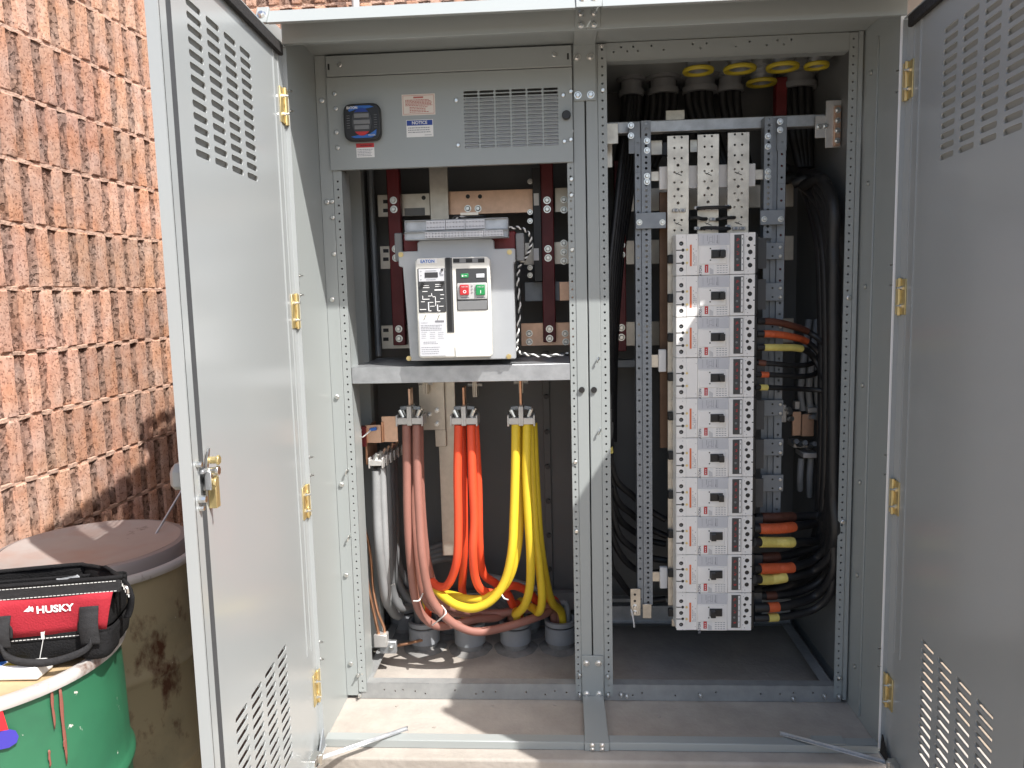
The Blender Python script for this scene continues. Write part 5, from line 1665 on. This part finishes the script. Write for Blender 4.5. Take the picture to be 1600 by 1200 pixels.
# ---- bus bars and red supports at the back of the right bay
RB = thing("rear_busbars", "plated cross bars on a dark red upright, left behind the white breaker column", "busbar", (0.2, .72, 1.3))
for (yt, yb2) in ((291, 327), (372, 410), (500, 538)):
    q0, q1, q2, q3 = rect(978, yt, 1240, yb2, .74)
    MB().box(q0, q1, .74, .752, q2, q3).build("cross_bar", TIN, RB, bevel=.0015)
q0, q1, q2, q3 = rect(961, 300, 978, 549, .69)
MB().box(q0, q1, .69, .735, q2, at(970, 250, .69).z).build("red_upright", REDP, RB, bevel=.003)
for py in (383, 398, 512, 527):
    p_ = at(971, py, .69); bolt(p_.x, .69, p_.z, parent=RB, s=1.25)
q0, q1, q2, q3 = rect(1212, 120, 1230, 200, .72)
MB().box(q0, q1, .72, .76, q2 - .6, q3).build("red_upright", REDP, RB, bevel=.003)
q0, q1, q2, q3 = rect(1040, 172, 1070, 193, .60)
MB().box(q0, q1, .60, .608, q2 - .03, q3).build("plated_tab", TINW, RB, bevel=.0015)
for (a, b_, yt, yb2, m) in ((1017, 1035, 219, 242, TIN), (1035, 1046, 222, 243, BLACK), (1078, 1090, 218, 238, TINW), (1096, 1102, 290, 330, REDP)):
    q0, q1, q2, q3 = rect(a, yt, b_, yb2, .58)
    MB().box(q0, q1, .58, .592, q2, q3).build("plated_tab" if m is not BLACK else "black_spacer", m, RB, bevel=.0015)
q0, q1, q2, q3 = rect(944, 225, 957, 262, .56)
MB().box(q0, q1, .56, .57, q2, q3).build("plated_tab", TIN, RB, bevel=.0015)
q0, q1, q2, q3 = rect(950, 562, 1032, 574, .80)
MB().box(q0, q1, .80, .84, q2, q3).build("grey_rail", GALVB, RB, bevel=.002)

# ---- right lug block with its grey cables
LB = thing("lug_block", "copper and grey lug block on a red insulator between the breakers and the right post", "busbar", at(1262, 720, .62))
LBY = .60
def lb(px0, py0, px1, py1, y0, y1, name, m, bevel=.002):
    q0, q1, q2, q3 = rect(px0, py0, px1, py1, y0)
    return MB().box(q0, q1, y0, y1, q2, q3).build(name, m, LB, bevel=bevel)
lb(1238, 643, 1252, 681, .58, .59, "copper_plate", COPPERB)
lb(1252.5, 647, 1272, 682, .60, .61, "copper_plate", COPPERB)
lb(1284, 640, 1288, 706, .64, .70, "red_insulator", REDP)
lb(1219, 632, 1229, 660, .60, .66, "plated_end", ALU)
lb(1263, 637, 1282, 645, .60, .68, "lug", ALU)
lb(1255, 708, 1278, 716, .58, .68, "lug", ALU)
lb(1240, 690, 1258, 700, .62, .70, "lug", ALU)
lb(1262, 645, 1280, 657, .62, .66, "lug_nut", GALVB)
lb(1242, 627, 1250, 640, .60, .63, "lug_nut", ALU)
for px, py in ((1240, 690), (1247, 695), (1254, 692), (1261, 699), (1268, 694), (1266, 652), (1231, 645), (1233, 655), (1229, 640)):
    p_ = at(px, py, .60)
    MB().cyl((p_.x, .60, p_.z), (p_.x + .004, .575, p_.z + .006), .0095, 8).build("set_screw", ZINC if px % 2 else GALVB, LB)
for k, (px0, px1, lab) in enumerate(((1256, 1251, "left grey cable rising behind the coloured tapes to the lug block"), (1269, 1264, "middle grey cable rising to the lug block"), (1280, 1277, "right grey cable rising to the lug block"))):
    cable("feeder_cable", lab, P3((px0 + 8, 500, .70), (px0, 560, .66), (px1, 610, .64), (px1 + 3, 642, .63)), .0125, GREYC, "grey cables at the lug block")
for k, (px, lab, yb2) in enumerate(((1252, "left grey cable hanging under the lug block", 765), (1267, "right grey cable hanging under the lug block", 775))):
    cable("feeder_cable", lab, P3((px, 716, .63), (px - 2, 745, .63), (px - 2, yb2, .66)), .012, GREYC, "grey cables at the lug block")
cable("feeder_cable", "dark green cable beside the grey ones at the lug block", P3((1284, 540, .70), (1281, 600, .68), (1277, 645, .66)), .009, GREENC, "grey cables at the lug block")

# ---- load cables on the right of the breakers
LG = "black load cables with coloured tape right of the breakers"
def load(label, py, sleeve, m, r, path, tape_r=1.12, wrap=False):
    """cable leaves the breaker to the right at height py; sleeve = (px0, px1) of the coloured tape"""
    P = [inbay(q) for q in path]
    T = thing("load_cable", label, "cable", P[0], LG)
    MB().tube(P, r, 12).build("jacket", BLACKC, T)
    S = smooth_path(P, 24)
    xs0, xs1 = sleeve
    seg = [p for p in S if at(xs0, py, p.y).x <= p.x <= at(xs1, py, p.y).x]
    if len(seg) >= 3:
        mb = MB()
        mb.tube(seg, r * tape_r, 14, res=1)
        if wrap:
            L = len(seg)
            stp = max(2, L // 15)
            for k in range(0, L - 2, stp):
                d = (seg[k + 1] - seg[k]).normalized()
                mb.cyl(seg[k], seg[k] + d * .0028, r * tape_r * 1.055, 14)
        mb.build("tape_sleeve", m, T, angle=50)
R1 = .0112
def inbay(q):
    """keep a point of a cable inside the right side panel"""
    px, py, y = q
    px = min(px, 1302)
    if px > 1200:
        y = max(0.345, min(y, CAM.y + .965 * F_PX / (px - 876)))
    return at(px, py, y)
load("thin cable with a long brown sleeve arching below the third breaker", 505, (1193, 1262), TAPEB, R1, ((1182, 502, .36), (1210, 503, .38), (1240, 510, .42), (1265, 520, .47), (1290, 540, .54), (1304, 575, .60), (1308, 640, .64), (1308, 760, .66)))
load("thin cable with a long orange sleeve arching below the third breaker", 525, (1193, 1261), TAPEO, R1, ((1182, 522, .35), (1210, 522, .36), (1240, 527, .40), (1262, 535, .45), (1286, 560, .53), (1299, 600, .60), (1302, 680, .64), (1300, 780, .66)))
load("thin cable with a long yellow sleeve, straightest of the three below", 544, (1193, 1253), TAPEY, R1, ((1182, 543, .34), (1215, 543, .35), (1252, 545, .40), (1272, 560, .47), (1290, 600, .55), (1296, 660, .61), (1294, 760, .65), (1275, 830, .70)))
load("thin black cable with a short brown band beside the fourth breaker", 567, (1184, 1197), TAPEB, .0095, ((1180, 566, .36), (1215, 569, .37), (1250, 571, .42), (1272, 566, .50), (1284, 550, .58)))
load("thin black cable with a short orange band beside the fourth breaker", 585, (1188, 1201), TAPEO, .0095, ((1180, 585, .34), (1215, 586, .36), (1255, 588, .42), (1277, 582, .50), (1288, 562, .58)))
load("thin black cable with a short yellow band beside the fourth breaker", 605, (1187, 1200), TAPEY, .0095, ((1180, 605, .33), (1215, 606, .36), (1255, 608, .44), (1290, 612, .55), (1306, 628, .62)))
R2 = .0162
load("thick cable with a dull brown wrapped sleeve, topmost of the lower bundle", 809, (1190, 1240), TAPEB, R2, ((1180, 809, .40), (1215, 809, .41), (1250, 807, .45), (1285, 802, .54), (1300, 770, .60), (1305, 690, .62), (1304, 560, .62)), wrap=True)
load("thick cable with a long orange wrapped sleeve beside the toggle-left breaker", 825, (1187, 1240), TAPEO, R2, ((1178, 826, .34), (1210, 826, .345), (1240, 823, .37), (1275, 815, .47), (1298, 790, .56), (1310, 720, .60), (1311, 560, .60)), wrap=True)
load("thick cable with a long yellow wrapped sleeve beside the toggle-left breaker", 847, (1187, 1239), TAPEY, R2, ((1178, 847, .32), (1210, 847, .325), (1240, 847, .35), (1280, 843, .46), (1302, 815, .55), (1312, 740, .58), (1312, 560, .58)), wrap=True)
load("thick black cable with a dull brown sleeve in the middle of the lower bundle", 871, (1190, 1217), TAPEB, R2, ((1178, 872, .40), (1215, 870, .41), (1250, 862, .45), (1285, 845, .52), (1306, 800, .56), (1315, 700, .57), (1314, 500, .57)), wrap=True)
load("thick cable with a long orange wrapped sleeve last but one of the bundle", 888, (1187, 1239), TAPEO, R2, ((1178, 889, .33), (1210, 888, .335), (1240, 886, .36), (1275, 872, .43), (1300, 840, .50), (1315, 770, .53), (1318, 600, .54)), wrap=True)
load("thick cable with a yellow wrapped sleeve ending in a slant", 904, (1187, 1228), TAPEY, R2, ((1178, 905, .315), (1205, 905, .32), (1230, 901, .34), (1270, 892, .42), (1302, 860, .50), (1317, 790, .52), (1320, 620, .53)), wrap=True)
load("thick black cable with a short brown band near the bottom", 930, (1196, 1212), TAPEB, R2 * .9, ((1178, 931, .39), (1215, 930, .40), (1255, 922, .44), (1288, 900, .48), (1309, 850, .50), (1318, 760, .51)))
load("thick black cable with a short orange band beside the lowest breaker", 947, (1200, 1216), TAPEO, R2, ((1178, 950, .34), (1205, 949, .345), (1235, 945, .37), (1275, 930, .42), (1302, 895, .46), (1318, 830, .48), (1322, 700, .49)))
load("lowest black cable with a short yellow band", 965, (1200, 1215), TAPEY, R2 * .85, ((1178, 966, .34), (1205, 965, .345), (1235, 962, .37), (1275, 950, .40), (1300, 920, .43), (1318, 860, .45), (1324, 720, .46)))

# tall black cables on both flanks of the right bay
VG = "tall black cables along the right side of the right bay"
for k, (xa_, xb_, y0) in enumerate(((1255, 1309, .66), (1268, 1316, .62), (1282, 1321, .57), (1240, 1300, .70), (1262, 1292, .75), (1250, 1285, .62), (1270, 1303, .52), (1286, 1312, .50))):
    cable("riser_cable", "tall black cable arching from the roof openings down the right side", [inbay(q) for q in ((xa_ - 30, 262 + 4 * k, y0 + .08), (xa_, 280, y0 + .04), (xb_ - 18, 320, y0), (xb_ - 4, 390, y0), (xb_, 480, y0), (xb_ + 1, 600, y0), (xb_ - 2, 760, y0 + .02), (xb_ - 14, 850, y0 + .08), (xb_ - 60, 905, y0 + .16), (xb_ - 110, 925, y0 + .2))], .0195, BLACKC, VG)
WG = "black cables down the left side of the right bay"
for k in range(6):
    x_, y0 = 949 + 6 * k, .44 + .05 * k
    cable("riser_cable", "black cable dropping down the left side of the right bay", P3((985 + 4 * k, 150, y0 + .2), (972 + 5 * k, 240, y0 + .1), (962 + 4 * k, 330, y0 + .04), (952 + 3.5 * k, 430, y0), (949 + 2.5 * k, 560, y0), (949 + 2.2 * k, 690, y0)), .0105, BLACKC, WG)
for k, (ya_, yb2, xe, ye) in enumerate(((700, 760, 1040, 812), (720, 790, 1042, 838), (745, 815, 1040, 850), (770, 842, 1042, 876), (820, 872, 1040, 893), (880, 916, 1040, 936))):
    y0 = .44 + .03 * (k % 3)
    cable("branch_cable", "black cable curving from the left side towards the breaker backs", P3((951 + 2 * k % 5, ya_ - 60, y0), (952 + k % 3, ya_, y0), (962 + k, yb2 - 12, y0 + .04), (988, yb2 + 14, y0 + .09), (1016, (yb2 + ye) / 2 + 12, y0 + .12), (xe, ye, y0 + .12)), .0125, BLACKC, "black cables curving towards the breaker backs")
yb_t = thing("yellow_tape_band", "small yellow tape band on a black cable at the left of the right bay", "tape", at(952, 703, .44))
MB().cyl(at(952, 698, .44), at(953, 708, .44), .0128, 12).build("band", TAPEY, yb_t)

# ---- conduit openings in the roof of the right bay
ZR = 2.312
def bushing(label, px, py, wpx, Y, yellow=True):
    c = at(px, py, Y)
    r = wpx / 2 / F_PX * (Y - CAM.y) * 1.0
    T = thing("conduit_bushing", label, "conduit fitting", (c.x, Y, ZR), "conduit fittings hanging from the roof")
    if yellow:
        MB().lathe([(r * 1.2, 0), (r * 1.2, -.007), (r * .72, -.009), (r * .72, -.020), (r * .76, -.021), (r * .76, -.026), (r * .70, -.027), (r * .70, -.05), (r * .62, -.05), (r * .62, 0)], (c.x, Y, ZR), 24).build("locknut", GALV, T, angle=35)
        MB().lathe([(r * .71, -.041), (r * .93, -.043), (r, -.047), (r, -.054), (r * .95, -.058), (r * .76, -.057), (r * .66, -.052), (r * .66, -.043)], (c.x, Y, ZR), 28).build("yellow_ring", YRING, T, angle=35)
    else:
        MB().lathe([(r * 1.12, 0), (r * 1.12, -.012), (r * .84, -.014), (r * .84, -.042), (r * .98, -.044), (r * 1.0, -.05), (r * .98, -.066), (r * .8, -.068), (r * .78, 0)], (c.x, Y, ZR), 24).build("collar", MIDG, T, angle=35)
    return Vector((c.x, Y, ZR))
bushing("yellow ringed conduit fitting in the roof, first from the left", 1091, 106, 46, .50)
bushing("yellow ringed conduit fitting in the roof, second from the left and widest", 1156, 102, 48, .50)
bushing("yellow ringed conduit fitting in the roof, third from the left in the front row", 1223, 98, 48, .50)
bushing("small yellow ringed conduit fitting in the roof, nearest the right post", 1276, 96, 36, .50)
bushing("dim yellow ringed conduit fitting set back behind the front row", 1190, 124, 44, .70)
for lab, px, w_, xt, k in (("grey collar in the roof with black cables, at the far left", 986, 38, 965, 3), ("grey collar in the roof with black cables, second from the left", 1036, 46, 1005, 4), ("grey collar in the roof with black cables running down behind the beam", 1093, 52, 1120, 4), ("narrow grey collar in the roof with black cables, mid way", 1141, 40, 1160, 3), ("large grey collar in the roof with black cables, at the right", 1247, 54, 1250, 4)):
    c = bushing(lab, px, 128, w_, .76, False)
    for q in range(k):
        dx = (q - (k - 1) / 2) * .026
        e = at(xt + q * 5, 262, .72)
        cable("feed_cable", "black cable dropping from the " + lab.split(" with")[0] + lab[lab.rfind(","):] if "," in lab else "black cable dropping from the plain grey roof collar towards the beam", [(c.x + dx, .76 + .01 * (q % 2), 2.30), (c.x + dx, .76, 2.2), ((c.x + dx + e.x) / 2, .74, 2.06), (e.x, .72, e.z)], .0165, BLACKC, "black cables dropping from the roof collars")

# ================================================================== DRUMS, BAG AND BITS AT THE LEFT
def drum(label, x, y, body, lid_kind):
    T = thing("steel_drum", label, "drum", (x, y, -0.12))
    H, r = 0.872, 0.286
    prof = [(r - .01, .0), (r + .004, .004), (r + .004, .018), (r - .004, .022)]
    for zc in (.29, .585):
        prof += [(r - .003, zc - .10), (r - .003, zc - .022), (r + .000, zc - .014), (r + .006, zc - .005), (r + .0065, zc + .004), (r + .001, zc + .014), (r - .003, zc + .024), (r - .003, zc + .06)]
    prof += [(r - .004, .76), (r - .006, .84), (r - .004, H - .012)]
    MB().lathe(prof, (x, y, -.12), 72, wob=.004).build("body", body, T, angle=40)
    return T, H - .12, r
OD, zt_, r_ = drum("weathered olive and rust drum with a dished lid standing against the block wall", -1.477, -.268, DRUMO, 0)
MB().lathe([(r_ - .006, -.012), (r_ + .006, -.010), (r_ + .009, .0), (r_ + .005, .010), (r_ - .008, .012), (r_ - .02, .004)], (-1.477, -.268, zt_), 72).build("rim", RIMW, OD, angle=60)
MB().lathe([(r_ - .021, .002), (r_ - .022, .030), (r_ - .030, .040), (r_ - .045, .043)], (-1.477, -.268, zt_), 64).build("lid_wall", LIDM, OD, angle=40)
MB().lathe([(r_ - .0455, .043), (r_ - .060, .040), (r_ - .068, .034), (.12, .029), (.0, .027)], (-1.477, -.268, zt_), 64, wob=.01).build("lid", LIDR, OD, angle=40)
GD, zg, _ = drum("green drum splashed with paint, a red and black tool bag on its top", -1.36, -.885, DRUMG, 1)
gx, gy = -1.36, -.885
MB().lathe([(r_ - .006, -.014), (r_ + .006, -.012), (r_ + .009, -.002), (r_ + .005, .009), (r_ - .008, .011), (r_ - .018, .006), (r_ - .022, -.012)], (gx, gy, zg), 72).build("rim", RIMW, GD, angle=60)
MB().lathe([(r_ - .0225, -.012), (.1, -.010), (0, -.010)], (gx, gy, zg), 64).build("head", CARD, GD, angle=60)
def patch(T, name, m, pts_fn, n=14, x=gx, y=gy, rad=.2875):
    """thin paint film lying on the drum shell; pts are (angle, z) strips"""
    mb = MB()
    rows = pts_fn
    vs, fs = [], []
    for (a0, a1, z) in rows:
        for q in range(5):
            a = a0 + (a1 - a0) * q / 4
            vs.append((x + rad * math.cos(a), y + rad * math.sin(a), z))
    for i in range(len(rows) - 1):
        for q in range(4):
            fs.append((i * 5 + q, i * 5 + q + 1, i * 5 + q + 6, i * 5 + q + 5))
    mb.add(vs, fs)
    o = mb.build(name, m, T, angle=60)
    s_ = o.modifiers.new("film", 'SOLIDIFY')
    s_.thickness, s_.offset = .0008, 1
    return o
def shell_hit(px, py, x=gx, y=gy, rad=.2885):
    d = _ray(px, py)
    ox, oy = CAM.x - x, CAM.y - y
    A_, B_, C_ = d.x ** 2 + d.y ** 2, 2 * (ox * d.x + oy * d.y), ox ** 2 + oy ** 2 - rad ** 2
    disc = B_ * B_ - 4 * A_ * C_
    if disc < 0:
        return None
    t = (-B_ - math.sqrt(disc)) / (2 * A_)
    p = CAM + d * t
    return math.atan2(p.y - y, p.x - x), p.z
def drip(px0, px1, py0, py1, m, name="paint_drip"):
    a, b = shell_hit(px0, py0), shell_hit(px1, py0)
    c = shell_hit((px0 + px1) / 2, py1)
    if not (a and b and c):
        return
    z1, z0 = a[1], c[1]
    rows = []
    for k in range(9):
        t = k / 8
        w = (1 - .35 * t) * (1 + .18 * math.sin(k * 2.1 + px0)) * (0.35 if k == 8 else 1) * (0.6 if k == 0 else 1)
        am, hw = (a[0] + b[0]) / 2 + .002 * math.sin(k * 1.3), (b[0] - a[0]) / 2 * w
        rows.append((am - hw, am + hw, z1 + (z0 - z1) * t))
    patch(GD, name, m, rows)
drip(78, 83, 1076, 1142, DRIP)
drip(91, 97, 1073, 1200, DRIP)
drip(99, 103, 1158, 1173, DRIP)
drip(75, 79, 1173, 1200, DRIP)
def decal(poly, m, name):
    hits = [shell_hit(*p) for p in poly]
    if all(hits):
        n = len(hits)
        vs = [(gx + .2895 * math.cos(a), gy + .2895 * math.sin(a), z) for a, z in hits]
        # fan from the centroid, lifted on to the shell
        ca, cz = sum(h[0] for h in hits) / n, sum(h[1] for h in hits) / n
        vs.append((gx + .2895 * math.cos(ca), gy + .2895 * math.sin(ca), cz))
        o = MB().add(vs, [(i, (i + 1) % n, n) for i in range(n)]).build(name, m, GD, angle=60)
decal([(-22, 1118), (-8, 1112), (2, 1104), (13, 1140), (0, 1142), (-22, 1146)], mat("red_sticker", (0.62, 0.02, 0.03), .4), "red_sticker")
decal([(-24, 1147), (0, 1143), (14, 1139), (24, 1141), (29, 1150), (26, 1160), (14, 1168), (0, 1171), (-24, 1174)], mat("blue_sticker", (0.05, 0.04, 0.33), .4), "blue_sticker")

# white packet with blue and yellow print
bxp = thing("paper_packet", "flat white packet with blue and yellow print lying on the green drum by the bag", "box", (-1.33, -1.06, zg))
q0 = atz(62, 1040, zg + .02)
hw = Matrix.Rotation(R(4), 4, 'Z')
o = MB().box(-.20, 0, -.028, .028, 0, .030).build("packet", PAPER, None, bevel=.005, seg=2, loc=(q0.x - .004, q0.y + .022, zg - .009))
o.rotation_euler.z = R(3)
o.parent = bxp; o.matrix_parent_inverse = wmat(bxp).inverted()
for (a, b, m) in ((-.19, -.075, BLUEL), (-.07, -.035, YRING)):
    o2 = MB().box(a, b, -.022, .027, .0301, .0306).build("print", m, None, loc=(q0.x - .004, q0.y + .022, zg - .009))
    o2.rotation_euler.z = R(3)
    o2.parent = bxp; o2.matrix_parent_inverse = wmat(bxp).inverted()
# thin rod on the lid
rod = thing("thin_rod", "thin bare rod leaning on the dished drum lid beside the open door", "rod", at(243, 835, -.14))
MB().cyl(at(243, 835, -.14), at(284, 766, -.02), .0035, 8).build("rod", GALV, rod)

# ---- tool bag
TB = thing("tool_bag", "red and black open-topped tool bag with grey carry handles on the green drum", "tool bag", tuple(at(166, 1028, -.915)))
FYb = -.915                      # front face
def bp(px, py, y=FYb):
    return at(px, py, y)
zb_ = .757
z_p, z_r, z_t = bp(90, 983).z, bp(90, 925).z, bp(90, 906).z
xl_, xr_ = -1.40, bp(166, 1000).x
# body: lofted ring sections from bottom to mouth
def ring(z, x0, x1, y0, y1, rad, n=6, bulge=0.0):
    pts = []
    for (cx, cy, a0) in ((x1 - rad, y0 + rad, -90), (x1 - rad, y1 - rad, 0), (x0 + rad, y1 - rad, 90), (x0 + rad, y0 + rad, 180)):
        for k in range(n):
            a = R(a0 + 90 * k / (n - 1))
            pts.append((cx + rad * math.cos(a), cy + rad * math.sin(a), z))
    return pts
def loft(rings, name, m, closed_bottom=True):
    n = len(rings[0])
    mb = MB()
    vs = [p for r in rings for p in r]
    fs = [(i * n + k, i * n + (k + 1) % n, (i + 1) * n + (k + 1) % n, (i + 1) * n + k) for i in range(len(rings) - 1) for k in range(n)]
    if closed_bottom:
        fs.append(tuple(range(n - 1, -1, -1)))
    mb.add(vs, fs)
    o = mb.build(name, m, TB, angle=60)
    s_ = o.modifiers.new("cloth", 'SOLIDIFY'); s_.thickness, s_.offset = .003, -1
    sb = o.modifiers.new("round", 'SUBSURF'); sb.levels = sb.render_levels = 1
    return o
y1b = -.765
loft([ring(zb_, xl_, xr_, FYb + .01, y1b - .01, .03), ring(zb_ + .012, xl_ - .004, xr_ + .006, FYb - .002, y1b, .035), ring(z_p - .01, xl_ - .004, xr_ + .012, FYb - .004, y1b + .004, .035), ring(z_p, xl_, xr_ + .010, FYb, y1b, .034)], "base", FABK)
loft([ring(z_p - .004, xl_ + .002, xr_ + .006, FYb + .003, y1b - .003, .032), ring((z_p + z_r) / 2, xl_ + .004, xr_ + .010, FYb + .006, y1b - .01, .028), ring(z_r, xl_ + .004, xr_ + .016, FYb + .004, y1b - .02, .022)], "side_cloth", FABK, False)
# red front panel
a, b = bp(-25, 924).x, bp(178, 924).x
pan = MB()
cols = 14
vs, fs = [], []
for j in range(6):
    t = j / 5
    z = z_p + .001 + (z_r - z_p) * t
    xr2 = bp(165 + 14 * t, 960).x
    for i in range(cols):
        s_ = i / (cols - 1)
        x = xl_ + .01 + (xr2 - xl_ - .01) * s_
        y = FYb - .003 + .004 * math.sin(s_ * 9 + t * 2) * .5 - .003 * math.sin(math.pi * t)
        vs.append((x, y, z))
for j in range(5):
    for i in range(cols - 1):
        fs.append((j * cols + i, j * cols + i + 1, (j + 1) * cols + i + 1, (j + 1) * cols + i))
o = pan.add(vs, fs).build("red_panel", FABR, TB, angle=60)
s_ = o.modifiers.new("cloth", 'SOLIDIFY'); s_.thickness, s_.offset = .0025, 1
# top band, front and open mouth frame
xe = bp(186, 915).x
MB().box(xl_, xe, FYb - .006, FYb + .002, z_r - .002, z_t).build("top_band", WEB, TB, bevel=.002)
mb = MB()
for z in (z_t - .003, z_r + .002):
    x = xl_
    while x < xe - .006:
        mb.box(x, x + .005, FYb - .0068, FYb - .0055, z - .0006, z + .0006)
        x += .0072
for k in range(46):
    x = xl_ + k * .0072
    if x > xr_ + .004: break
    z = z_p - .006
    mb.box(x, x + .005, FYb - .0062, FYb - .0045, z - .0006, z + .0006)
mb.build("stitching", THREAD, TB)
MB().box(xl_, xr_ + .008, FYb - .005, FYb + .001, z_p - .012, z_p + .003).build("pocket_binding", FABK, TB, bevel=.0015)
zk = at(90, 877, -.765).z
xk = at(166, 877, -.765).x
mouth = [(xl_, FYb - .003, z_t + .003), (xe - .03, FYb - .003, z_t + .003), (xe - .004, FYb + .006, z_t + .003), at(192, 902, -.87), at(184, 888, -.82), (xk, -.772, zk), (xk - .04, -.765, zk + .001), (xl_, -.765, zk - .004)]
MB().tube(mouth, .0048, 8).build("zip_frame", FABK, TB, angle=60)
mb = MB()
vs, fs = [], []
for j, (yy, z) in enumerate(((-.760, z_p), (-.764, z_r), (-.765, zk - .001))):
    for i in range(8):
        vs.append((xl_ + (xk - xl_) * i / 7, yy + .002 * math.sin(i * 1.7), z + .0015 * math.sin(i * 2.3)))
for j in range(2):
    for i in range(7):
        fs.append((j * 8 + i, j * 8 + i + 1, (j + 1) * 8 + i + 1, (j + 1) * 8 + i))
o = mb.add(vs, fs).build("back_flap", FABK, TB, angle=60)
s_ = o.modifiers.new("cloth", 'SOLIDIFY'); s_.thickness = .003
mb = MB()
vs, fs = [], []
top = [Vector((xe - .004, FYb + .006, z_t + .001)), at(191, 903, -.87), at(183, 889, -.82), Vector((xk, -.772, zk - .002))]
for j, dz in enumerate((-.045, -.02, 0)):
    for i, p_ in enumerate(top):
        vs.append((p_.x - .012 * (2 - j) / 2, p_.y, p_.z + dz))
for j in range(2):
    for i in range(3):
        fs.append((j * 4 + i, j * 4 + i + 1, (j + 1) * 4 + i + 1, (j + 1) * 4 + i))
o = mb.add(vs, fs).build("end_gusset", FABK, TB, angle=60)
s_ = o.modifiers.new("cloth", 'SOLIDIFY'); s_.thickness = .003
# zip tail hanging at the right end
def ribbon(pts, w, name, m, up, th=.0025):
    P = smooth_path(pts, 7)
    u = Vector(up)
    vs, fs = [], []
    for p in P:
        vs += [p - u * w / 2, p + u * w / 2]
    for i in range(len(P) - 1):
        fs.append((2 * i, 2 * i + 1, 2 * i + 3, 2 * i + 2))
    o = MB().add(vs, fs).build(name, m, TB, angle=60)
    s_ = o.modifiers.new("cloth", 'SOLIDIFY'); s_.thickness, s_.offset = th, 0
    return o
ribbon([at(178, 882, -.82), at(191, 897, -.85), at(200, 915, -.88), at(203, 935, -.90), at(202, 955, -.90), at(198, 968, -.90)], .020, "zip_tail", FABK, (.75, -.6, .2), .004)
MB().tube(P3((190, 918, -.90), (196, 921, -.905), (198, 930, -.905)), .0035, 6).build("zip_pull", ZINC, TB)
mb = MB()
for k in range(7):
    p_ = at(185 + k * 2.3, 905 + k * 6 - (k * k) * .2, -.905); mb.box(p_.x, p_.x + .002, p_.y - .002, p_.y, p_.z - .003, p_.z + .003)
mb.build("zip_stitching", THREAD, TB)
# inner pocket corner
MB().prism([(at(118, 905, -.80).x, z_t - .03), (at(150, 905, -.80).x, z_t - .03), (at(146, 896, -.80).x, at(146, 893, -.80).z), (at(126, 902, -.80).x, at(126, 901, -.80).z)], 'y', -.80, -.796).build("inner_pocket", LGREY, TB)
# carry handle: two webbing legs and the padded loop between them
FW = FYb - .010
def leg_strap(x0, y0, x1, y1, name="handle_strap"):
    a, b = bp(x0, y0, FW), bp(x1, y1, FW - .012)
    m_ = (a + b) / 2 + Vector((0, -.008, 0))
    return ribbon([a, m_, b], .036, name, WEB, (1, 0, 0))
leg_strap(19, 950, 17, 999)
leg_strap(139, 946, 140, 1006)
for x0, x1 in ((19, 30), (139, 128)):
    ribbon([bp(x0 - (0 if x0 < 50 else 0), 952, FW + .004), bp((x0 + x1) / 2 + (6 if x0 < 50 else -6), 968, FW), bp(x1 + (2 if x0 < 50 else -2), 985, FW)], .008, "strap_edge", WEB, (1, 0, 0))
ribbon([bp(17, 996, FW - .012), bp(24, 1012, FW - .016), bp(45, 1023, FW - .018), bp(80, 1027, FW - .018), bp(115, 1020, FW - .018), bp(136, 1010, FW - .014), bp(141, 1000, FW - .012)], .014, "handle_grip", WEB, (0, .25, .97), .010)
# side pouch bulge at the right end
loft([ring(zb_ + .002, xr_ - .05, xr_ + .004, FYb - .012, FYb + .06, .02), ring(zb_ + .02, xr_ - .05, xr_ + .012, FYb - .018, FYb + .07, .02), ring(z_p, xr_ - .046, xr_ + .012, FYb - .010, FYb + .07, .018)], "end_pouch", FABK)
MB().bar(bp(79, 978, FYb - .006), bp(72, 1024, FYb - .006), .0012, .0012).build("loose_thread", THREAD, TB)
MB().box(bp(77, 978).x, bp(81, 978).x, FYb - .0075, FYb - .0045, bp(79, 988).z, bp(79, 977).z).build("white_tab", THREAD, TB)
# print on the red panel
pz = bp(91, 942)
t_ = text("HUSKY", .0205, INKW, TB, (bp(92, 943, FYb - .008).x, FYb - .0088, bp(91, 943).z), bold=.0006, sx=1.08)
a = bp(57, 943, FYb - .008)
mb = MB().prism([(a.x - .0105, a.z - .004), (a.x - .004, a.z + .002), (a.x - .001, a.z + .0035), (a.x + .001, a.z + .008), (a.x + .0035, a.z + .004), (a.x + .007, a.z + .006), (a.x + .0085, a.z + .001), (a.x + .0075, a.z - .006), (a.x + .003, a.z - .003), (a.x - .002, a.z - .005), (a.x - .006, a.z - .0035)], 'y', FYb - .0090, FYb - .0086)
mb.build("dog_head_emblem", INKW, TB)
MB().cyl((bp(114, 948).x, FYb - .009, bp(114, 946).z), (bp(114, 948).x, FYb - .0086, bp(114, 946).z), .0012, 8).build("full_stop", INKW, TB)

TB.rotation_euler.z = R(13)

# small litter on the pad
for k, (px, py) in enumerate(((678, 1137), (620, 1104), (866, 1102), (770, 1103), (1030, 1120))):
    p_ = atz(px, py, 0)
    o = MB().prism([(-.006, -.003), (.005, -.005), (.007, .002), (-.002, .005)], 'z', 0, .003).build("debris_chip", CONC, None, loc=(p_.x, p_.y, 0.0))
    o.rotation_euler.z = k * 1.1
    tag(o, "tiny chip of grit lying on the concrete between the sills", "debris", "grit chips on the pad")
